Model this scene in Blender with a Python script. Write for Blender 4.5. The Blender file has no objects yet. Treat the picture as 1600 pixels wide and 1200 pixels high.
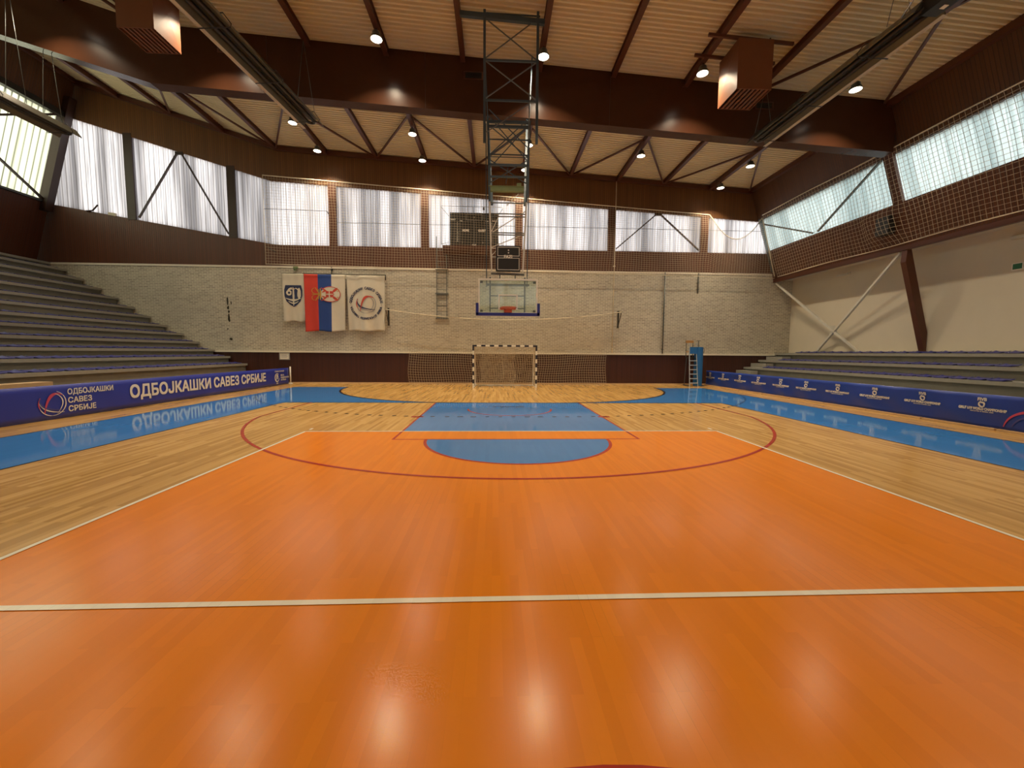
import bpy, bmesh, math, random
import numpy as np
from mathutils import Vector, Matrix
random.seed(7)
C = bpy.context.scene.collection
SC = bpy.context.scene
# ------------------------------------------------------------------ camera
cam_d = bpy.data.cameras.new('camera'); cam = bpy.data.objects.new('camera', cam_d); C.objects.link(cam)
CX, CY, CZ, YAW, PIT, ROL, FPX = -0.458598, 0.313077, 1.721092, -0.04334959, -0.07814018, 0.00723725, 628.63
cy_, sy_, cp_, sp_, cr_, sr_ = math.cos(YAW), math.sin(YAW), math.cos(PIT), math.sin(PIT), math.cos(ROL), math.sin(ROL)
fw = Vector((-sy_*cp_, cy_*cp_, sp_)); r0 = Vector((cy_, sy_, 0)); u0 = r0.cross(fw)
rt = cr_*r0 + sr_*u0; up = -sr_*r0 + cr_*u0
m = Matrix.Identity(4)
for i in range(3):
    m[i][0] = rt[i]; m[i][1] = up[i]; m[i][2] = -fw[i]; m[i][3] = (CX, CY, CZ)[i]
cam.matrix_world = m
cam_d.sensor_width = 36; cam_d.lens = FPX/1600*36; cam_d.clip_end = 300; cam_d.clip_start = 0.05
SC.camera = cam
SC.view_settings.view_transform = 'Standard'; SC.view_settings.look = 'None'
SC.view_settings.gamma = 1; SC.view_settings.use_curve_mapping = False
SC.view_settings.exposure = 0.0
LAMP_W = 116.0      # watts per high-bay lamp
SKY = 1.05
# ------------------------------------------------------------------ sky: hazy bright daylight, tinted by what lies on each side of the hall
w = bpy.data.worlds.new('sky'); SC.world = w; w.use_nodes = True
wn = w.node_tree.nodes; wl = w.node_tree.links; wn.clear()
wo = wn.new('ShaderNodeOutputWorld'); wb = wn.new('ShaderNodeBackground'); wl.new(wb.outputs[0], wo.inputs[0])
tc = wn.new('ShaderNodeTexCoord'); sx = wn.new('ShaderNodeSeparateXYZ'); wl.new(tc.outputs['Generated'], sx.inputs[0])
def wramp(sock, stops):
    r = wn.new('ShaderNodeValToRGB'); mr = wn.new('ShaderNodeMapRange'); mr.inputs[1].default_value = -1; mr.inputs[2].default_value = 1
    wl.new(sock, mr.inputs[0]); wl.new(mr.outputs[0], r.inputs[0])
    e = r.color_ramp.elements
    while len(e) < len(stops): e.new(0.5)
    for k, (p, c) in enumerate(stops): e[k].position = p; e[k].color = (*c, 1)
    return r.outputs[0]
cx_ = wramp(sx.outputs[0], [(0.0, (1.25, 1.28, 1.02)), (0.22, (1.2, 1.22, 1.1)), (0.5, (0.36, 0.335, 0.35)), (0.75, (0.42, 0.47, 0.47)), (1.0, (0.62, 0.70, 0.68))])
wl.new(cx_, wb.inputs[0]); wb.inputs[1].default_value = SKY*3.0

# ------------------------------------------------------------------ materials
def nodes(name):
    mt = bpy.data.materials.new(name); mt.use_nodes = True
    nt = mt.node_tree; nt.nodes.clear()
    o = nt.nodes.new('ShaderNodeOutputMaterial'); b = nt.nodes.new('ShaderNodeBsdfPrincipled')
    nt.links.new(b.outputs[0], o.inputs[0]); return mt, nt, b, o
def N(nt, t, **k):
    n = nt.nodes.new(t)
    for a, v in k.items(): setattr(n, a, v)
    return n
def coords(nt, scale=(1,1,1), src='Object', rot=(0,0,0)):
    t = N(nt, 'ShaderNodeTexCoord'); mp = N(nt, 'ShaderNodeMapping')
    mp.inputs['Scale'].default_value = scale; mp.inputs['Rotation'].default_value = rot
    nt.links.new(t.outputs[src], mp.inputs[0]); return mp.outputs[0]
def mixc(nt, fac, a, b, blend='MIX'):
    n = N(nt, 'ShaderNodeMix', data_type='RGBA', blend_type=blend)
    for i, v in ((0, fac), (6, a), (7, b)):
        if isinstance(v, (int, float)): n.inputs[i].default_value = v
        elif isinstance(v, tuple): n.inputs[i].default_value = (*v, 1) if len(v) == 3 else v
        else: nt.links.new(v, n.inputs[i])
    return n.outputs[2]
def math_(nt, op, a, b=0.0, c=None):
    n = N(nt, 'ShaderNodeMath', operation=op)
    for i, v in enumerate((a, b, c)):
        if v is None: continue
        if isinstance(v, (int, float)): n.inputs[i].default_value = v
        else: nt.links.new(v, n.inputs[i])
    return n.outputs[0]
def noise(nt, vec, scale=1, detail=3, rough=0.55):
    n = N(nt, 'ShaderNodeTexNoise'); n.inputs['Scale'].default_value = scale; n.inputs['Detail'].default_value = detail
    n.inputs['Roughness'].default_value = rough; nt.links.new(vec, n.inputs['Vector']); return n.outputs['Fac']
def ramp(nt, fac, stops):
    r = N(nt, 'ShaderNodeValToRGB'); e = r.color_ramp.elements
    while len(e) < len(stops): e.new(0.5)
    for k, (p, c) in enumerate(stops):
        e[k].position = p; e[k].color = (*c, 1) if isinstance(c, tuple) else (c, c, c, 1)
    nt.links.new(fac, r.inputs[0]); return r.outputs[0]
def bump(nt, b, h, strength=0.2, dist=0.01):
    n = N(nt, 'ShaderNodeBump'); n.inputs['Strength'].default_value = strength; n.inputs['Distance'].default_value = dist
    nt.links.new(h, n.inputs['Height']); nt.links.new(n.outputs[0], b.inputs['Normal'])
def simple(name, col, rough=0.5, metal=0.0, var=0.12, scale=6, coat=0.0, spec=0.5, dirt=None, src='Object'):
    mt, nt, b, o = nodes(name)
    v = coords(nt, src=src); n = noise(nt, v, scale, 4)
    a = tuple(c*(1-var) for c in col); d = tuple(min(1, c*(1+var)) for c in col)
    nt.links.new(mixc(nt, n, a, d), b.inputs['Base Color'])
    b.inputs['Roughness'].default_value = rough; b.inputs['Metallic'].default_value = metal
    b.inputs['Coat Weight'].default_value = coat; b.inputs['Specular IOR Level'].default_value = spec
    return mt
def emis(name, col, s):
    mt, nt, b, o = nodes(name); b.inputs['Base Color'].default_value = (*col, 1)
    b.inputs['Emission Color'].default_value = (*col, 1); b.inputs['Emission Strength'].default_value = s; return mt
def plank_nodes(nt, w_, l_):
    """strip parquet running along Y: returns per-plank random value, seam mask (1 in seam), streak noise"""
    v = coords(nt, (1,1,1), rot=(0,0,math.pi/2))
    br = N(nt, 'ShaderNodeTexBrick'); br.offset = 0.37; br.offset_frequency = 2
    br.inputs['Color1'].default_value = (0,0,0,1); br.inputs['Color2'].default_value = (1,1,1,1); br.inputs['Mortar'].default_value = (0.5,0.5,0.5,1)
    br.inputs['Scale'].default_value = 1; br.inputs['Mortar Size'].default_value = 0.0011; br.inputs['Mortar Smooth'].default_value = 0.3
    br.inputs['Brick Width'].default_value = l_; br.inputs['Row Height'].default_value = w_
    nt.links.new(v, br.inputs['Vector'])
    st = noise(nt, coords(nt, (28, 1.2, 1)), 1.0, 5, 0.6)
    return br.outputs['Color'], br.outputs['Fac'], st
def floor_wood():
    mt, nt, b, o = nodes('parquet')
    rnd, seam, st = plank_nodes(nt, 0.068, 1.1)
    base = ramp(nt, rnd, [(0.0, (0.42, 0.225, 0.060)), (0.35, (0.56, 0.32, 0.095)), (0.7, (0.65, 0.385, 0.12)), (1.0, (0.74, 0.455, 0.155))])
    base = mixc(nt, math_(nt, 'MULTIPLY', st, 0.35), base, (0.40, 0.21, 0.06))
    big = noise(nt, coords(nt, (0.25, 0.08, 1)), 1, 2)
    base = mixc(nt, math_(nt, 'MULTIPLY', big, 0.25), base, (0.50, 0.30, 0.09))
    base = mixc(nt, math_(nt, 'MULTIPLY', seam, 0.12), base, (0.16, 0.08, 0.03))
    nt.links.new(base, b.inputs['Base Color'])
    rg = math_(nt, 'ADD', math_(nt, 'MULTIPLY', noise(nt, coords(nt, (3, 0.6, 1)), 1, 4), 0.16), 0.13)
    nt.links.new(rg, b.inputs['Roughness'])
    return mt
def floor_paint(name, col, dark, rough=0.13, amp=0.14):
    mt, nt, b, o = nodes(name)
    rnd, seam, st = plank_nodes(nt, 0.068, 1.1)
    base = mixc(nt, math_(nt, 'MULTIPLY', rnd, 0.30), col, dark)
    sc = noise(nt, coords(nt, (40, 2.0, 1)), 1, 6, 0.7)
    scm = ramp(nt, sc, [(0.62, 0.0), (0.80, 1.0)])
    base = mixc(nt, math_(nt, 'MULTIPLY', scm, 0.30), base, dark)
    gate = ramp(nt, noise(nt, coords(nt, (0.9, 0.5, 1)), 1, 3), [(0.52, 0.0), (0.64, 1.0)])
    base = mixc(nt, math_(nt, 'MULTIPLY', math_(nt, 'MULTIPLY', seam, gate), 0.50), base, tuple(c*0.3 for c in dark))
    nt.links.new(base, b.inputs['Base Color'])
    sm = noise(nt, coords(nt, (2.2, 0.35, 1)), 1, 5, 0.65)
    nt.links.new(math_(nt, 'ADD', math_(nt, 'MULTIPLY', sm, amp), rough), b.inputs['Roughness'])
    b.inputs['Specular IOR Level'].default_value = 0.38
    return mt
M = {}
M['wood'] = floor_wood()
M['orange'] = floor_paint('orange_paint', (0.85, 0.255, 0.006), (0.62, 0.165, 0.004), 0.13, 0.16)
M['blue'] = floor_paint('blue_paint', (0.045, 0.225, 0.60), (0.035, 0.18, 0.50), 0.045, 0.07)
M['line_red'] = floor_paint('red_line', (0.42, 0.030, 0.018), (0.34, 0.02, 0.012))
M['line_white'] = floor_paint('white_line', (0.90, 0.85, 0.70), (0.75, 0.68, 0.52))
M['line_black'] = floor_paint('black_line', (0.012, 0.010, 0.012), (0.02, 0.015, 0.015))
def brick():
    mt, nt, b, o = nodes('white_brick')
    t = N(nt, 'ShaderNodeTexCoord'); s = N(nt, 'ShaderNodeSeparateXYZ'); nt.links.new(t.outputs['Object'], s.inputs[0])
    cb = N(nt, 'ShaderNodeCombineXYZ'); nt.links.new(s.outputs[0], cb.inputs[0]); nt.links.new(s.outputs[2], cb.inputs[1])
    br = N(nt, 'ShaderNodeTexBrick'); br.offset = 0.5
    br.inputs['Scale'].default_value = 1; br.inputs['Brick Width'].default_value = 0.26; br.inputs['Row Height'].default_value = 0.085
    br.inputs['Mortar Size'].default_value = 0.012; br.inputs['Mortar Smooth'].default_value = 0.5; br.inputs['Bias'].default_value = 0.1
    br.inputs['Color1'].default_value = (0.33, 0.295, 0.235, 1); br.inputs['Color2'].default_value = (0.53, 0.485, 0.39, 1); br.inputs['Mortar'].default_value = (0.86, 0.80, 0.63, 1)
    nt.links.new(cb.outputs[0], br.inputs['Vector'])
    n1 = noise(nt, coords(nt), 0.5, 4); n2 = noise(nt, coords(nt, (1,1,1)), 9, 3)
    c = mixc(nt, ramp(nt, n1, [(0.35, 0.0), (0.7, 0.35)]), br.outputs['Color'], (0.33, 0.31, 0.25))
    c = mixc(nt, ramp(nt, n2, [(0.5, 0.0), (0.75, 0.5)]), c, (0.62, 0.58, 0.46))
    nt.links.new(c, b.inputs['Base Color']); b.inputs['Roughness'].default_value = 0.55
    bump(nt, b, br.outputs['Fac'], 0.35, 0.008); return mt
M['brick'] = brick()
def slats(name, axis, pitch, col, dark, rough=0.45):
    mt, nt, b, o = nodes(name)
    t = N(nt, 'ShaderNodeTexCoord'); s = N(nt, 'ShaderNodeSeparateXYZ'); nt.links.new(t.outputs['Object'], s.inputs[0])
    fr = math_(nt, 'FRACT', math_(nt, 'DIVIDE', s.outputs[axis], pitch))
    gap = ramp(nt, fr, [(0.0, 1.0), (0.10, 0.0), (0.9, 0.0), (1.0, 1.0)])
    rnd = N(nt, 'ShaderNodeTexWhiteNoise', noise_dimensions='1D'); nt.links.new(math_(nt, 'FLOOR', math_(nt, 'DIVIDE', s.outputs[axis], pitch)), rnd.inputs['W'])
    sc = [14, 14, 0.8]; g = noise(nt, coords(nt, tuple(sc)), 1, 5)
    c = mixc(nt, rnd.outputs[0], col, tuple(x*0.75 for x in col)); c = mixc(nt, math_(nt, 'MULTIPLY', g, 0.4), c, dark)
    c = mixc(nt, gap, c, tuple(x*0.35 for x in dark))
    nt.links.new(c, b.inputs['Base Color']); b.inputs['Roughness'].default_value = rough
    bump(nt, b, math_(nt, 'SUBTRACT', 1.0, gap), 0.6, 0.012); return mt
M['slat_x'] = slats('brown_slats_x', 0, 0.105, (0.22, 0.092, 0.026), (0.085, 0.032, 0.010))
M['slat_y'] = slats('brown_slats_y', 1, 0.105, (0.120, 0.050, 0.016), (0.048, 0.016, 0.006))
M['panel_low'] = slats('dark_red_panelling', 0, 0.10, (0.070, 0.019, 0.011), (0.035, 0.010, 0.006))
M['band_x'] = slats('russet_slats_x', 0, 0.10, (0.135, 0.042, 0.016), (0.065, 0.020, 0.009))
M['band_y'] = slats('russet_slats_y', 1, 0.10, (0.125, 0.038, 0.015), (0.060, 0.018, 0.008))
M['girder'] = simple('girder_paint', (0.066, 0.025, 0.012), 0.25, 0, 0.15, 3, spec=0.20)
M['beam'] = simple('beam_paint', (0.095, 0.030, 0.014), 0.4, 0, 0.15, 3)
M['frame_dark'] = simple('dark_frame', (0.045, 0.020, 0.012), 0.5)
M['deck'] = simple('roof_deck', (0.72, 0.62, 0.39), 0.6, 0, 0.06, 0.5)
M['plaster'] = simple('cream_plaster', (0.66, 0.60, 0.47), 0.8, 0, 0.05, 1.5)
M['plaster_w'] = simple('white_ledge', (0.78, 0.73, 0.60), 0.7, 0, 0.08, 4)
M['concrete'] = simple('stand_concrete', (0.20, 0.195, 0.165), 0.75, 0, 0.18, 2.5)
M['concrete_lip'] = simple('stand_lip', (0.30, 0.29, 0.25), 0.65, 0, 0.12, 5)
M['seat'] = simple('seat_plastic', (0.036, 0.038, 0.22), 0.28, 0, 0.1, 12)
M['chrome'] = simple('chrome', (0.75, 0.75, 0.75), 0.15, 1.0, 0.03)
M['alu'] = simple('light_grey_paint', (0.45, 0.50, 0.54), 0.4, 0.1, 0.03)
M['white'] = simple('white_paint', (0.80, 0.77, 0.68), 0.45, 0, 0.04)
M['cream_rope'] = simple('cream_cord', (0.78, 0.70, 0.52), 0.8, 0, 0.1)
M['net_grey'] = simple('net_cord', (0.50, 0.42, 0.30), 0.85, 0, 0.1)
M['black'] = simple('black_plastic', (0.018, 0.018, 0.018), 0.4)
M['steel'] = simple('grey_steel', (0.16, 0.17, 0.16), 0.4, 0.6)
M['steel_dark'] = simple('dark_steel', (0.05, 0.045, 0.035), 0.42, 0.5)
M['teal'] = simple('teal_steel', (0.050, 0.080, 0.105), 0.42, 0.1)
M['mast_white'] = simple('mast_white', (0.62, 0.60, 0.52), 0.45)
M['green'] = simple('pale_green_paint', (0.20, 0.27, 0.12), 0.55)
M['banner_l'] = simple('royal_blue_vinyl', (0.028, 0.045, 0.36), 0.38, 0, 0.06, 1.2)
M['banner_r'] = simple('navy_vinyl', (0.020, 0.055, 0.32), 0.30, 0, 0.08, 1.2)
M['red'] = simple('red_paint', (0.55, 0.03, 0.025), 0.5)
M['pinkred'] = simple('logo_red', (0.55, 0.07, 0.13), 0.5)
M['navy'] = simple('navy_ink', (0.025, 0.035, 0.10), 0.6)
M['logo_blue'] = simple('logo_blue', (0.07, 0.07, 0.28), 0.5)
M['cloth_white'] = simple('white_cloth', (0.72, 0.66, 0.53), 0.85, 0, 0.04)
M['cloth_red'] = simple('red_cloth', (0.66, 0.055, 0.035), 0.8, 0, 0.05)
M['cloth_blue'] = simple('blue_cloth', (0.022, 0.065, 0.27), 0.8, 0, 0.05)
M['gold'] = simple('gold_ink', (0.55, 0.30, 0.05), 0.6)
M['ink_red'] = simple('red_ink', (0.60, 0.07, 0.04), 0.6)
M['grey_ink'] = simple('grey_ink', (0.35, 0.34, 0.33), 0.6)
M['pad_blue'] = simple('blue_padding', (0.022, 0.15, 0.40), 0.42, 0, 0.08)
M['pad_navy'] = simple('navy_padding', (0.025, 0.035, 0.22), 0.45)
M['rim'] = simple('orange_rim', (0.50, 0.09, 0.03), 0.35)
M['pine'] = simple('pale_wood', (0.50, 0.25, 0.08), 0.5)
M['woodbench'] = simple('bench_wood', (0.55, 0.38, 0.20), 0.5)
M['shelf'] = simple('shelf_brown', (0.10, 0.032, 0.016), 0.45)
M['duct'] = simple('duct_brown', (0.19, 0.070, 0.028), 0.45, 0.0, 0.1, 2, spec=0.3)
M['hole'] = simple('broken_brick', (0.03, 0.025, 0.015), 0.9)
M['goal_black'] = simple('goal_black', (0.015, 0.018, 0.04), 0.35)
M['sign_green'] = simple('sign_green', (0.02, 0.16, 0.07), 0.5)
M['lens'] = emis('lamp_lens', (1.0, 0.90, 0.72), 7.0)
M['display'] = simple('display_face', (0.022, 0.021, 0.019), 0.35)
M['reflector'] = simple('reflector_sheet', (0.13, 0.12, 0.095), 0.30, 0.7)
M['lip'] = simple('pale_sheet_edge', (0.60, 0.54, 0.41), 0.45, 0.1)
def glass():
    mt, nt, b, o = nodes('clear_board')
    tr = N(nt, 'ShaderNodeBsdfTransparent'); tr.inputs[0].default_value = (0.90, 0.98, 0.93, 1)
    gl = N(nt, 'ShaderNodeBsdfGlossy'); gl.inputs['Roughness'].default_value = 0.05
    df = N(nt, 'ShaderNodeBsdfDiffuse'); df.inputs[0].default_value = (0.62, 0.72, 0.66, 1)
    m1 = N(nt, 'ShaderNodeMixShader'); m1.inputs[0].default_value = 0.16; nt.links.new(tr.outputs[0], m1.inputs[1]); nt.links.new(df.outputs[0], m1.inputs[2])
    m2 = N(nt, 'ShaderNodeMixShader'); m2.inputs[0].default_value = 0.06; nt.links.new(m1.outputs[0], m2.inputs[1]); nt.links.new(gl.outputs[0], m2.inputs[2])
    nt.links.new(m2.outputs[0], o.inputs[0]); return mt
M['glass'] = glass()
def panel(name, axis, tint, pitch, grime, dens, sw_=0.10, ss=0.35):
    """translucent corrugated sheet, daylight comes through from outside; grime runs down in streaks"""
    mt, nt, b, o = nodes(name)
    t = N(nt, 'ShaderNodeTexCoord'); s = N(nt, 'ShaderNodeSeparateXYZ'); nt.links.new(t.outputs['Object'], s.inputs[0])
    cb = N(nt, 'ShaderNodeCombineXYZ'); nt.links.new(s.outputs[axis], cb.inputs[0]); nt.links.new(math_(nt, 'MULTIPLY', s.outputs[2], 0.035), cb.inputs[1])
    big = noise(nt, cb.outputs[0], 1.1, 3, 0.6); fine = noise(nt, cb.outputs[0], 9.0, 2, 0.6)
    fr = math_(nt, 'FRACT', math_(nt, 'DIVIDE', s.outputs[axis], pitch))
    seam = ramp(nt, fr, [(0.0, 1.0), (sw_, 0.0), (1-sw_, 0.0), (1.0, 0.9)])
    rnd = N(nt, 'ShaderNodeTexWhiteNoise', noise_dimensions='1D'); nt.links.new(math_(nt, 'FLOOR', math_(nt, 'DIVIDE', s.outputs[axis], pitch)), rnd.inputs['W'])
    c = mixc(nt, math_(nt, 'MULTIPLY', ramp(nt, big, [(0.42, 0.0), (0.62, 1.0)]), dens), tint, grime)
    c = mixc(nt, math_(nt, 'MULTIPLY', ramp(nt, fine, [(0.46, 0.0), (0.74, 1.0)]), dens*0.7), c, grime)
    sm = math_(nt, 'MULTIPLY', seam, math_(nt, 'ADD', math_(nt, 'MULTIPLY', rnd.outputs[0], 0.5), ss))
    c = mixc(nt, sm, c, tuple(x*0.25 for x in grime))
    tl = N(nt, 'ShaderNodeBsdfTranslucent'); nt.links.new(c, tl.inputs[0])
    df = N(nt, 'ShaderNodeBsdfDiffuse'); nt.links.new(c, df.inputs[0])
    mx = N(nt, 'ShaderNodeMixShader'); mx.inputs[0].default_value = 0.25
    nt.links.new(tl.outputs[0], mx.inputs[1]); nt.links.new(df.outputs[0], mx.inputs[2]); nt.links.new(mx.outputs[0], o.inputs[0]); return mt
M['pane_back'] = panel('ribbed_sheet_back', 0, (0.82, 0.76, 0.80), 0.24, (0.17, 0.155, 0.165), 0.9, 0.09, 0.60)
M['pane_left'] = panel('ribbed_sheet_left', 1, (0.92, 0.93, 0.78), 0.26, (0.34, 0.34, 0.24), 0.7, 0.17, 0.75)
M['pane_right'] = panel('ribbed_sheet_right', 1, (0.84, 0.90, 0.88), 0.26, (0.34, 0.42, 0.42), 0.75, 0.12, 0.2)

# ------------------------------------------------------------------ mesh helpers
class MB:
    def __init__(s): s.v = []; s.f = []; s.mi = []; s.sm = []
    def add(s, vs, fs, mi=0, smooth=False):
        o = len(s.v); s.v += [tuple(x) for x in vs]; s.f += [tuple(i+o for i in f) for f in fs]; s.mi += [mi]*len(fs); s.sm += [smooth]*len(fs); return s
    def box(s, x0, x1, y0, y1, z0, z1, mi=0):
        vs = [(x, y, z) for x in (x0, x1) for y in (y0, y1) for z in (z0, z1)]
        return s.add(vs, [(0,1,3,2),(4,6,7,5),(0,4,5,1),(2,3,7,6),(0,2,6,4),(1,5,7,3)], mi)
    def quad(s, a, b, c, d, mi=0): return s.add([a, b, c, d], [(0,1,2,3)], mi)
    def bar(s, a, b, w_, h_=None, mi=0, upv=(0,0,1)):
        a = Vector(a); b = Vector(b); d = (b-a).normalized(); u = Vector(upv)
        if abs(d.dot(u)) > 0.98: u = Vector((0,1,0)) if abs(d.y) < 0.9 else Vector((1,0,0))
        x = d.cross(u).normalized(); y = x.cross(d).normalized(); h_ = h_ or w_
        vs = []
        for p in (a, b):
            for sx_, sy2 in ((-1,-1),(1,-1),(1,1),(-1,1)): vs.append(p + x*(sx_*w_/2) + y*(sy2*h_/2))
        return s.add(vs, [(0,1,2,3),(4,7,6,5),(0,4,5,1),(1,5,6,2),(2,6,7,3),(3,7,4,0)], mi)
    def tube(s, pts, r, n=8, mi=0, closed=False, caps=True):
        pts = [Vector(p) for p in pts]; k = len(pts); vs = []; ref = None
        for i, p in enumerate(pts):
            if closed: d = (pts[(i+1) % k]-pts[i-1]).normalized()
            else: d = ((pts[min(i+1, k-1)]-pts[max(i-1, 0)])).normalized()
            if ref is None:
                ref = Vector((0,0,1)) if abs(d.z) < 0.9 else Vector((1,0,0))
            x = d.cross(ref).normalized(); y = x.cross(d).normalized(); ref = y
            rr = r[i] if isinstance(r, (list, tuple)) else r
            for j in range(n):
                a = 2*math.pi*j/n; vs.append(p + x*(rr*math.cos(a)) + y*(rr*math.sin(a)))
        fs = []
        for i in range(k if closed else k-1):
            for j in range(n):
                a = i*n+j; b_ = i*n+(j+1) % n; c = ((i+1) % k)*n+(j+1) % n; d_ = ((i+1) % k)*n+j; fs.append((a, d_, c, b_))
        if not closed and caps: fs += [tuple(range(n)), tuple((k-1)*n+j for j in reversed(range(n)))]
        return s.add(vs, fs, mi, n > 4)
    def lathe(s, prof, cen=(0,0,0), n=24, mi=0, smooth=True):
        vs = []; fs = []
        for r, z in prof:
            for j in range(n): a = 2*math.pi*j/n; vs.append((cen[0]+r*math.cos(a), cen[1]+r*math.sin(a), cen[2]+z))
        for i in range(len(prof)-1):
            for j in range(n): fs.append((i*n+j, i*n+(j+1) % n, (i+1)*n+(j+1) % n, (i+1)*n+j))
        return s.add(vs, fs, mi, smooth)
    def poly(s, pts, mi=0): return s.add(pts, [tuple(range(len(pts)))], mi)
    def prism(s, pts, off, mi=0):
        n = len(pts); off = Vector(off); a = [Vector(p) for p in pts]; b = [p+off for p in a]
        return s.add(a+b, [tuple(range(n)), tuple(range(2*n-1, n-1, -1))]+[(i, i+n, (i+1) % n+n, (i+1) % n) for i in range(n)], mi)
    def build(s, name, mats, parent=None, loc=None):
        me = bpy.data.meshes.new(name); me.from_pydata(s.v, [], s.f); me.update()
        if not isinstance(mats, (list, tuple)): mats = [mats]
        for q in mats: me.materials.append(q)
        me.polygons.foreach_set('material_index', s.mi); me.polygons.foreach_set('use_smooth', s.sm)
        o = bpy.data.objects.new(name, me); C.objects.link(o)
        if parent: o.parent = parent
        if loc: o.location = loc
        return o
def tag(o, label, cat, group=None, kind=None):
    o['label'] = label; o['category'] = cat
    if group: o['group'] = group
    if kind: o['kind'] = kind
    return o
def struct(o, label, cat): return tag(o, label, cat, None, 'structure')
def empty(name, loc=(0,0,0)):
    o = bpy.data.objects.new(name, None); C.objects.link(o); o.location = loc; o.empty_display_size = 0.2; return o
def part(o, label): o['label'] = label; return o
def dup(root, loc, label=None):
    r = root.copy(); C.objects.link(r); r.location = loc
    if label: r['label'] = label
    for ch in list(root.children):
        c = ch.copy(); C.objects.link(c); c.parent = r
        for g in ch.children: d = g.copy(); C.objects.link(d); d.parent = c
    return r
ORD = ['', 'first', 'second', 'third', 'fourth', 'fifth', 'sixth', 'seventh', 'eighth', 'ninth', 'tenth', 'eleventh', 'twelfth', 'thirteenth', 'fourteenth', 'fifteenth', 'sixteenth', 'seventeenth', 'eighteenth', 'nineteenth', 'twentieth', 'twenty-first', 'twenty-second', 'twenty-third', 'twenty-fourth', 'twenty-fifth', 'twenty-sixth', 'twenty-seventh', 'twenty-eighth', 'twenty-ninth', 'thirtieth']
def net(name, P, r, mat, parent=None):
    """knotted net: P is an (n, m, 3) array of knots; every cord is a thin three-sided strand"""
    P = np.asarray(P, float); n, m_, _ = P.shape; V = []; F = []; off = 0
    nrm = np.cross(P[-1, 0]-P[0, 0], P[0, -1]-P[0, 0]); nrm /= np.linalg.norm(nrm)
    for A in (P, P.transpose(1, 0, 2)):
        k, l, _ = A.shape
        d = A[:, -1]-A[:, 0]; d /= np.linalg.norm(d, axis=1)[:, None]
        s_ = np.cross(d, nrm); s_ /= np.linalg.norm(s_, axis=1)[:, None]
        ring = np.stack([A + r*nrm, A - 0.5*r*nrm + 0.87*r*s_[:, None], A - 0.5*r*nrm - 0.87*r*s_[:, None]], 2)
        V.append(ring.reshape(-1, 3))
        idx = np.arange(k*l*3).reshape(k, l, 3)+off
        for j in range(3):
            q = np.stack([idx[:, :-1, j], idx[:, 1:, j], idx[:, 1:, (j+1) % 3], idx[:, :-1, (j+1) % 3]], -1); F.append(q.reshape(-1, 4))
        off += k*l*3
    V = np.concatenate(V); F = np.concatenate(F)
    me = bpy.data.meshes.new(name); me.from_pydata(V.tolist(), [], F.tolist()); me.update(); me.materials.append(mat)
    o = bpy.data.objects.new(name, me); C.objects.link(o)
    if parent: o.parent = parent
    return o
def glyphs(txt, size, bold=0.0, spacing=1.0, align='CENTER'):
    """outline of a line of text as flat mesh data in the XY plane"""
    cu = bpy.data.curves.new('t', 'FONT'); cu.body = txt; cu.size = size; cu.offset = 0.0; cu.align_x = align; cu.align_y = 'CENTER'
    cu.space_character = spacing; cu.resolution_u = 3; cu.fill_mode = 'FRONT'
    ob = bpy.data.objects.new('t', cu); C.objects.link(ob)
    dg = bpy.context.evaluated_depsgraph_get(); me = bpy.data.meshes.new_from_object(ob.evaluated_get(dg))
    vs = [tuple(v.co) for v in me.vertices]; fs = [tuple(p.vertices) for p in me.polygons]
    bpy.data.objects.remove(ob); bpy.data.curves.remove(cu); bpy.data.meshes.remove(me)
    if bold:                                   # heavier strokes: the outline repeated a hair to each side
        V, F = [], []
        for q_, (dx, dy) in enumerate(((-1, -1), (1, -1), (1, 1), (-1, 1), (0, 0))):
            k = len(V); V += [(v[0]+dx*bold, v[1]+dy*bold, q_*0.0008) for v in vs]; F += [tuple(i+k for i in f) for f in fs]
        vs, fs = V, F
    return vs, fs
def text(mb, txt, size, org, xd, ud=(0,0,1), bold=0.0, mi=0, width=None, align='CENTER', warp=None):
    vs, fs = glyphs(txt, size, bold, 1.0, align)
    if not vs: return mb
    xs = [v[0] for v in vs]; k = (width/(max(xs)-min(xs))) if width else 1.0
    o = Vector(org); x = Vector(xd); u = Vector(ud)
    ps = [o + x*(v[0]*k) + u*v[1] for v in vs]
    if warp: ps = [warp(q) for q in ps]
    nv = x.cross(u); ps = [q+nv*v[2] for q, v in zip(ps, vs)]
    return mb.add(ps, fs, mi)
def arc(cx, cz, r, a0, a1, n=24): return [(cx+r*math.cos(math.radians(a0+(a1-a0)*i/n)), cz+r*math.sin(math.radians(a0+(a1-a0)*i/n))) for i in range(n+1)]
def swoosh(mb, fn, path, w0, w1, w2, mi):
    """flat brush stroke along a 2-D path, thin-thick-thin"""
    n = len(path); L = []; R_ = []
    for i, (x, z) in enumerate(path):
        a = path[max(0, i-1)]; b = path[min(n-1, i+1)]; dx, dz = b[0]-a[0], b[1]-a[1]; l = math.hypot(dx, dz) or 1
        t = i/(n-1); ww = (w0*(1-2*t)+w1*2*t) if t < 0.5 else (w1*(2-2*t)+w2*(2*t-1))
        L.append(fn(x-dz/l*ww/2, z+dx/l*ww/2)); R_.append(fn(x+dz/l*ww/2, z-dx/l*ww/2))
    mb.add(L+R_, [(i, i+1, n+i+1, n+i) for i in range(n-1)], mi)

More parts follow.
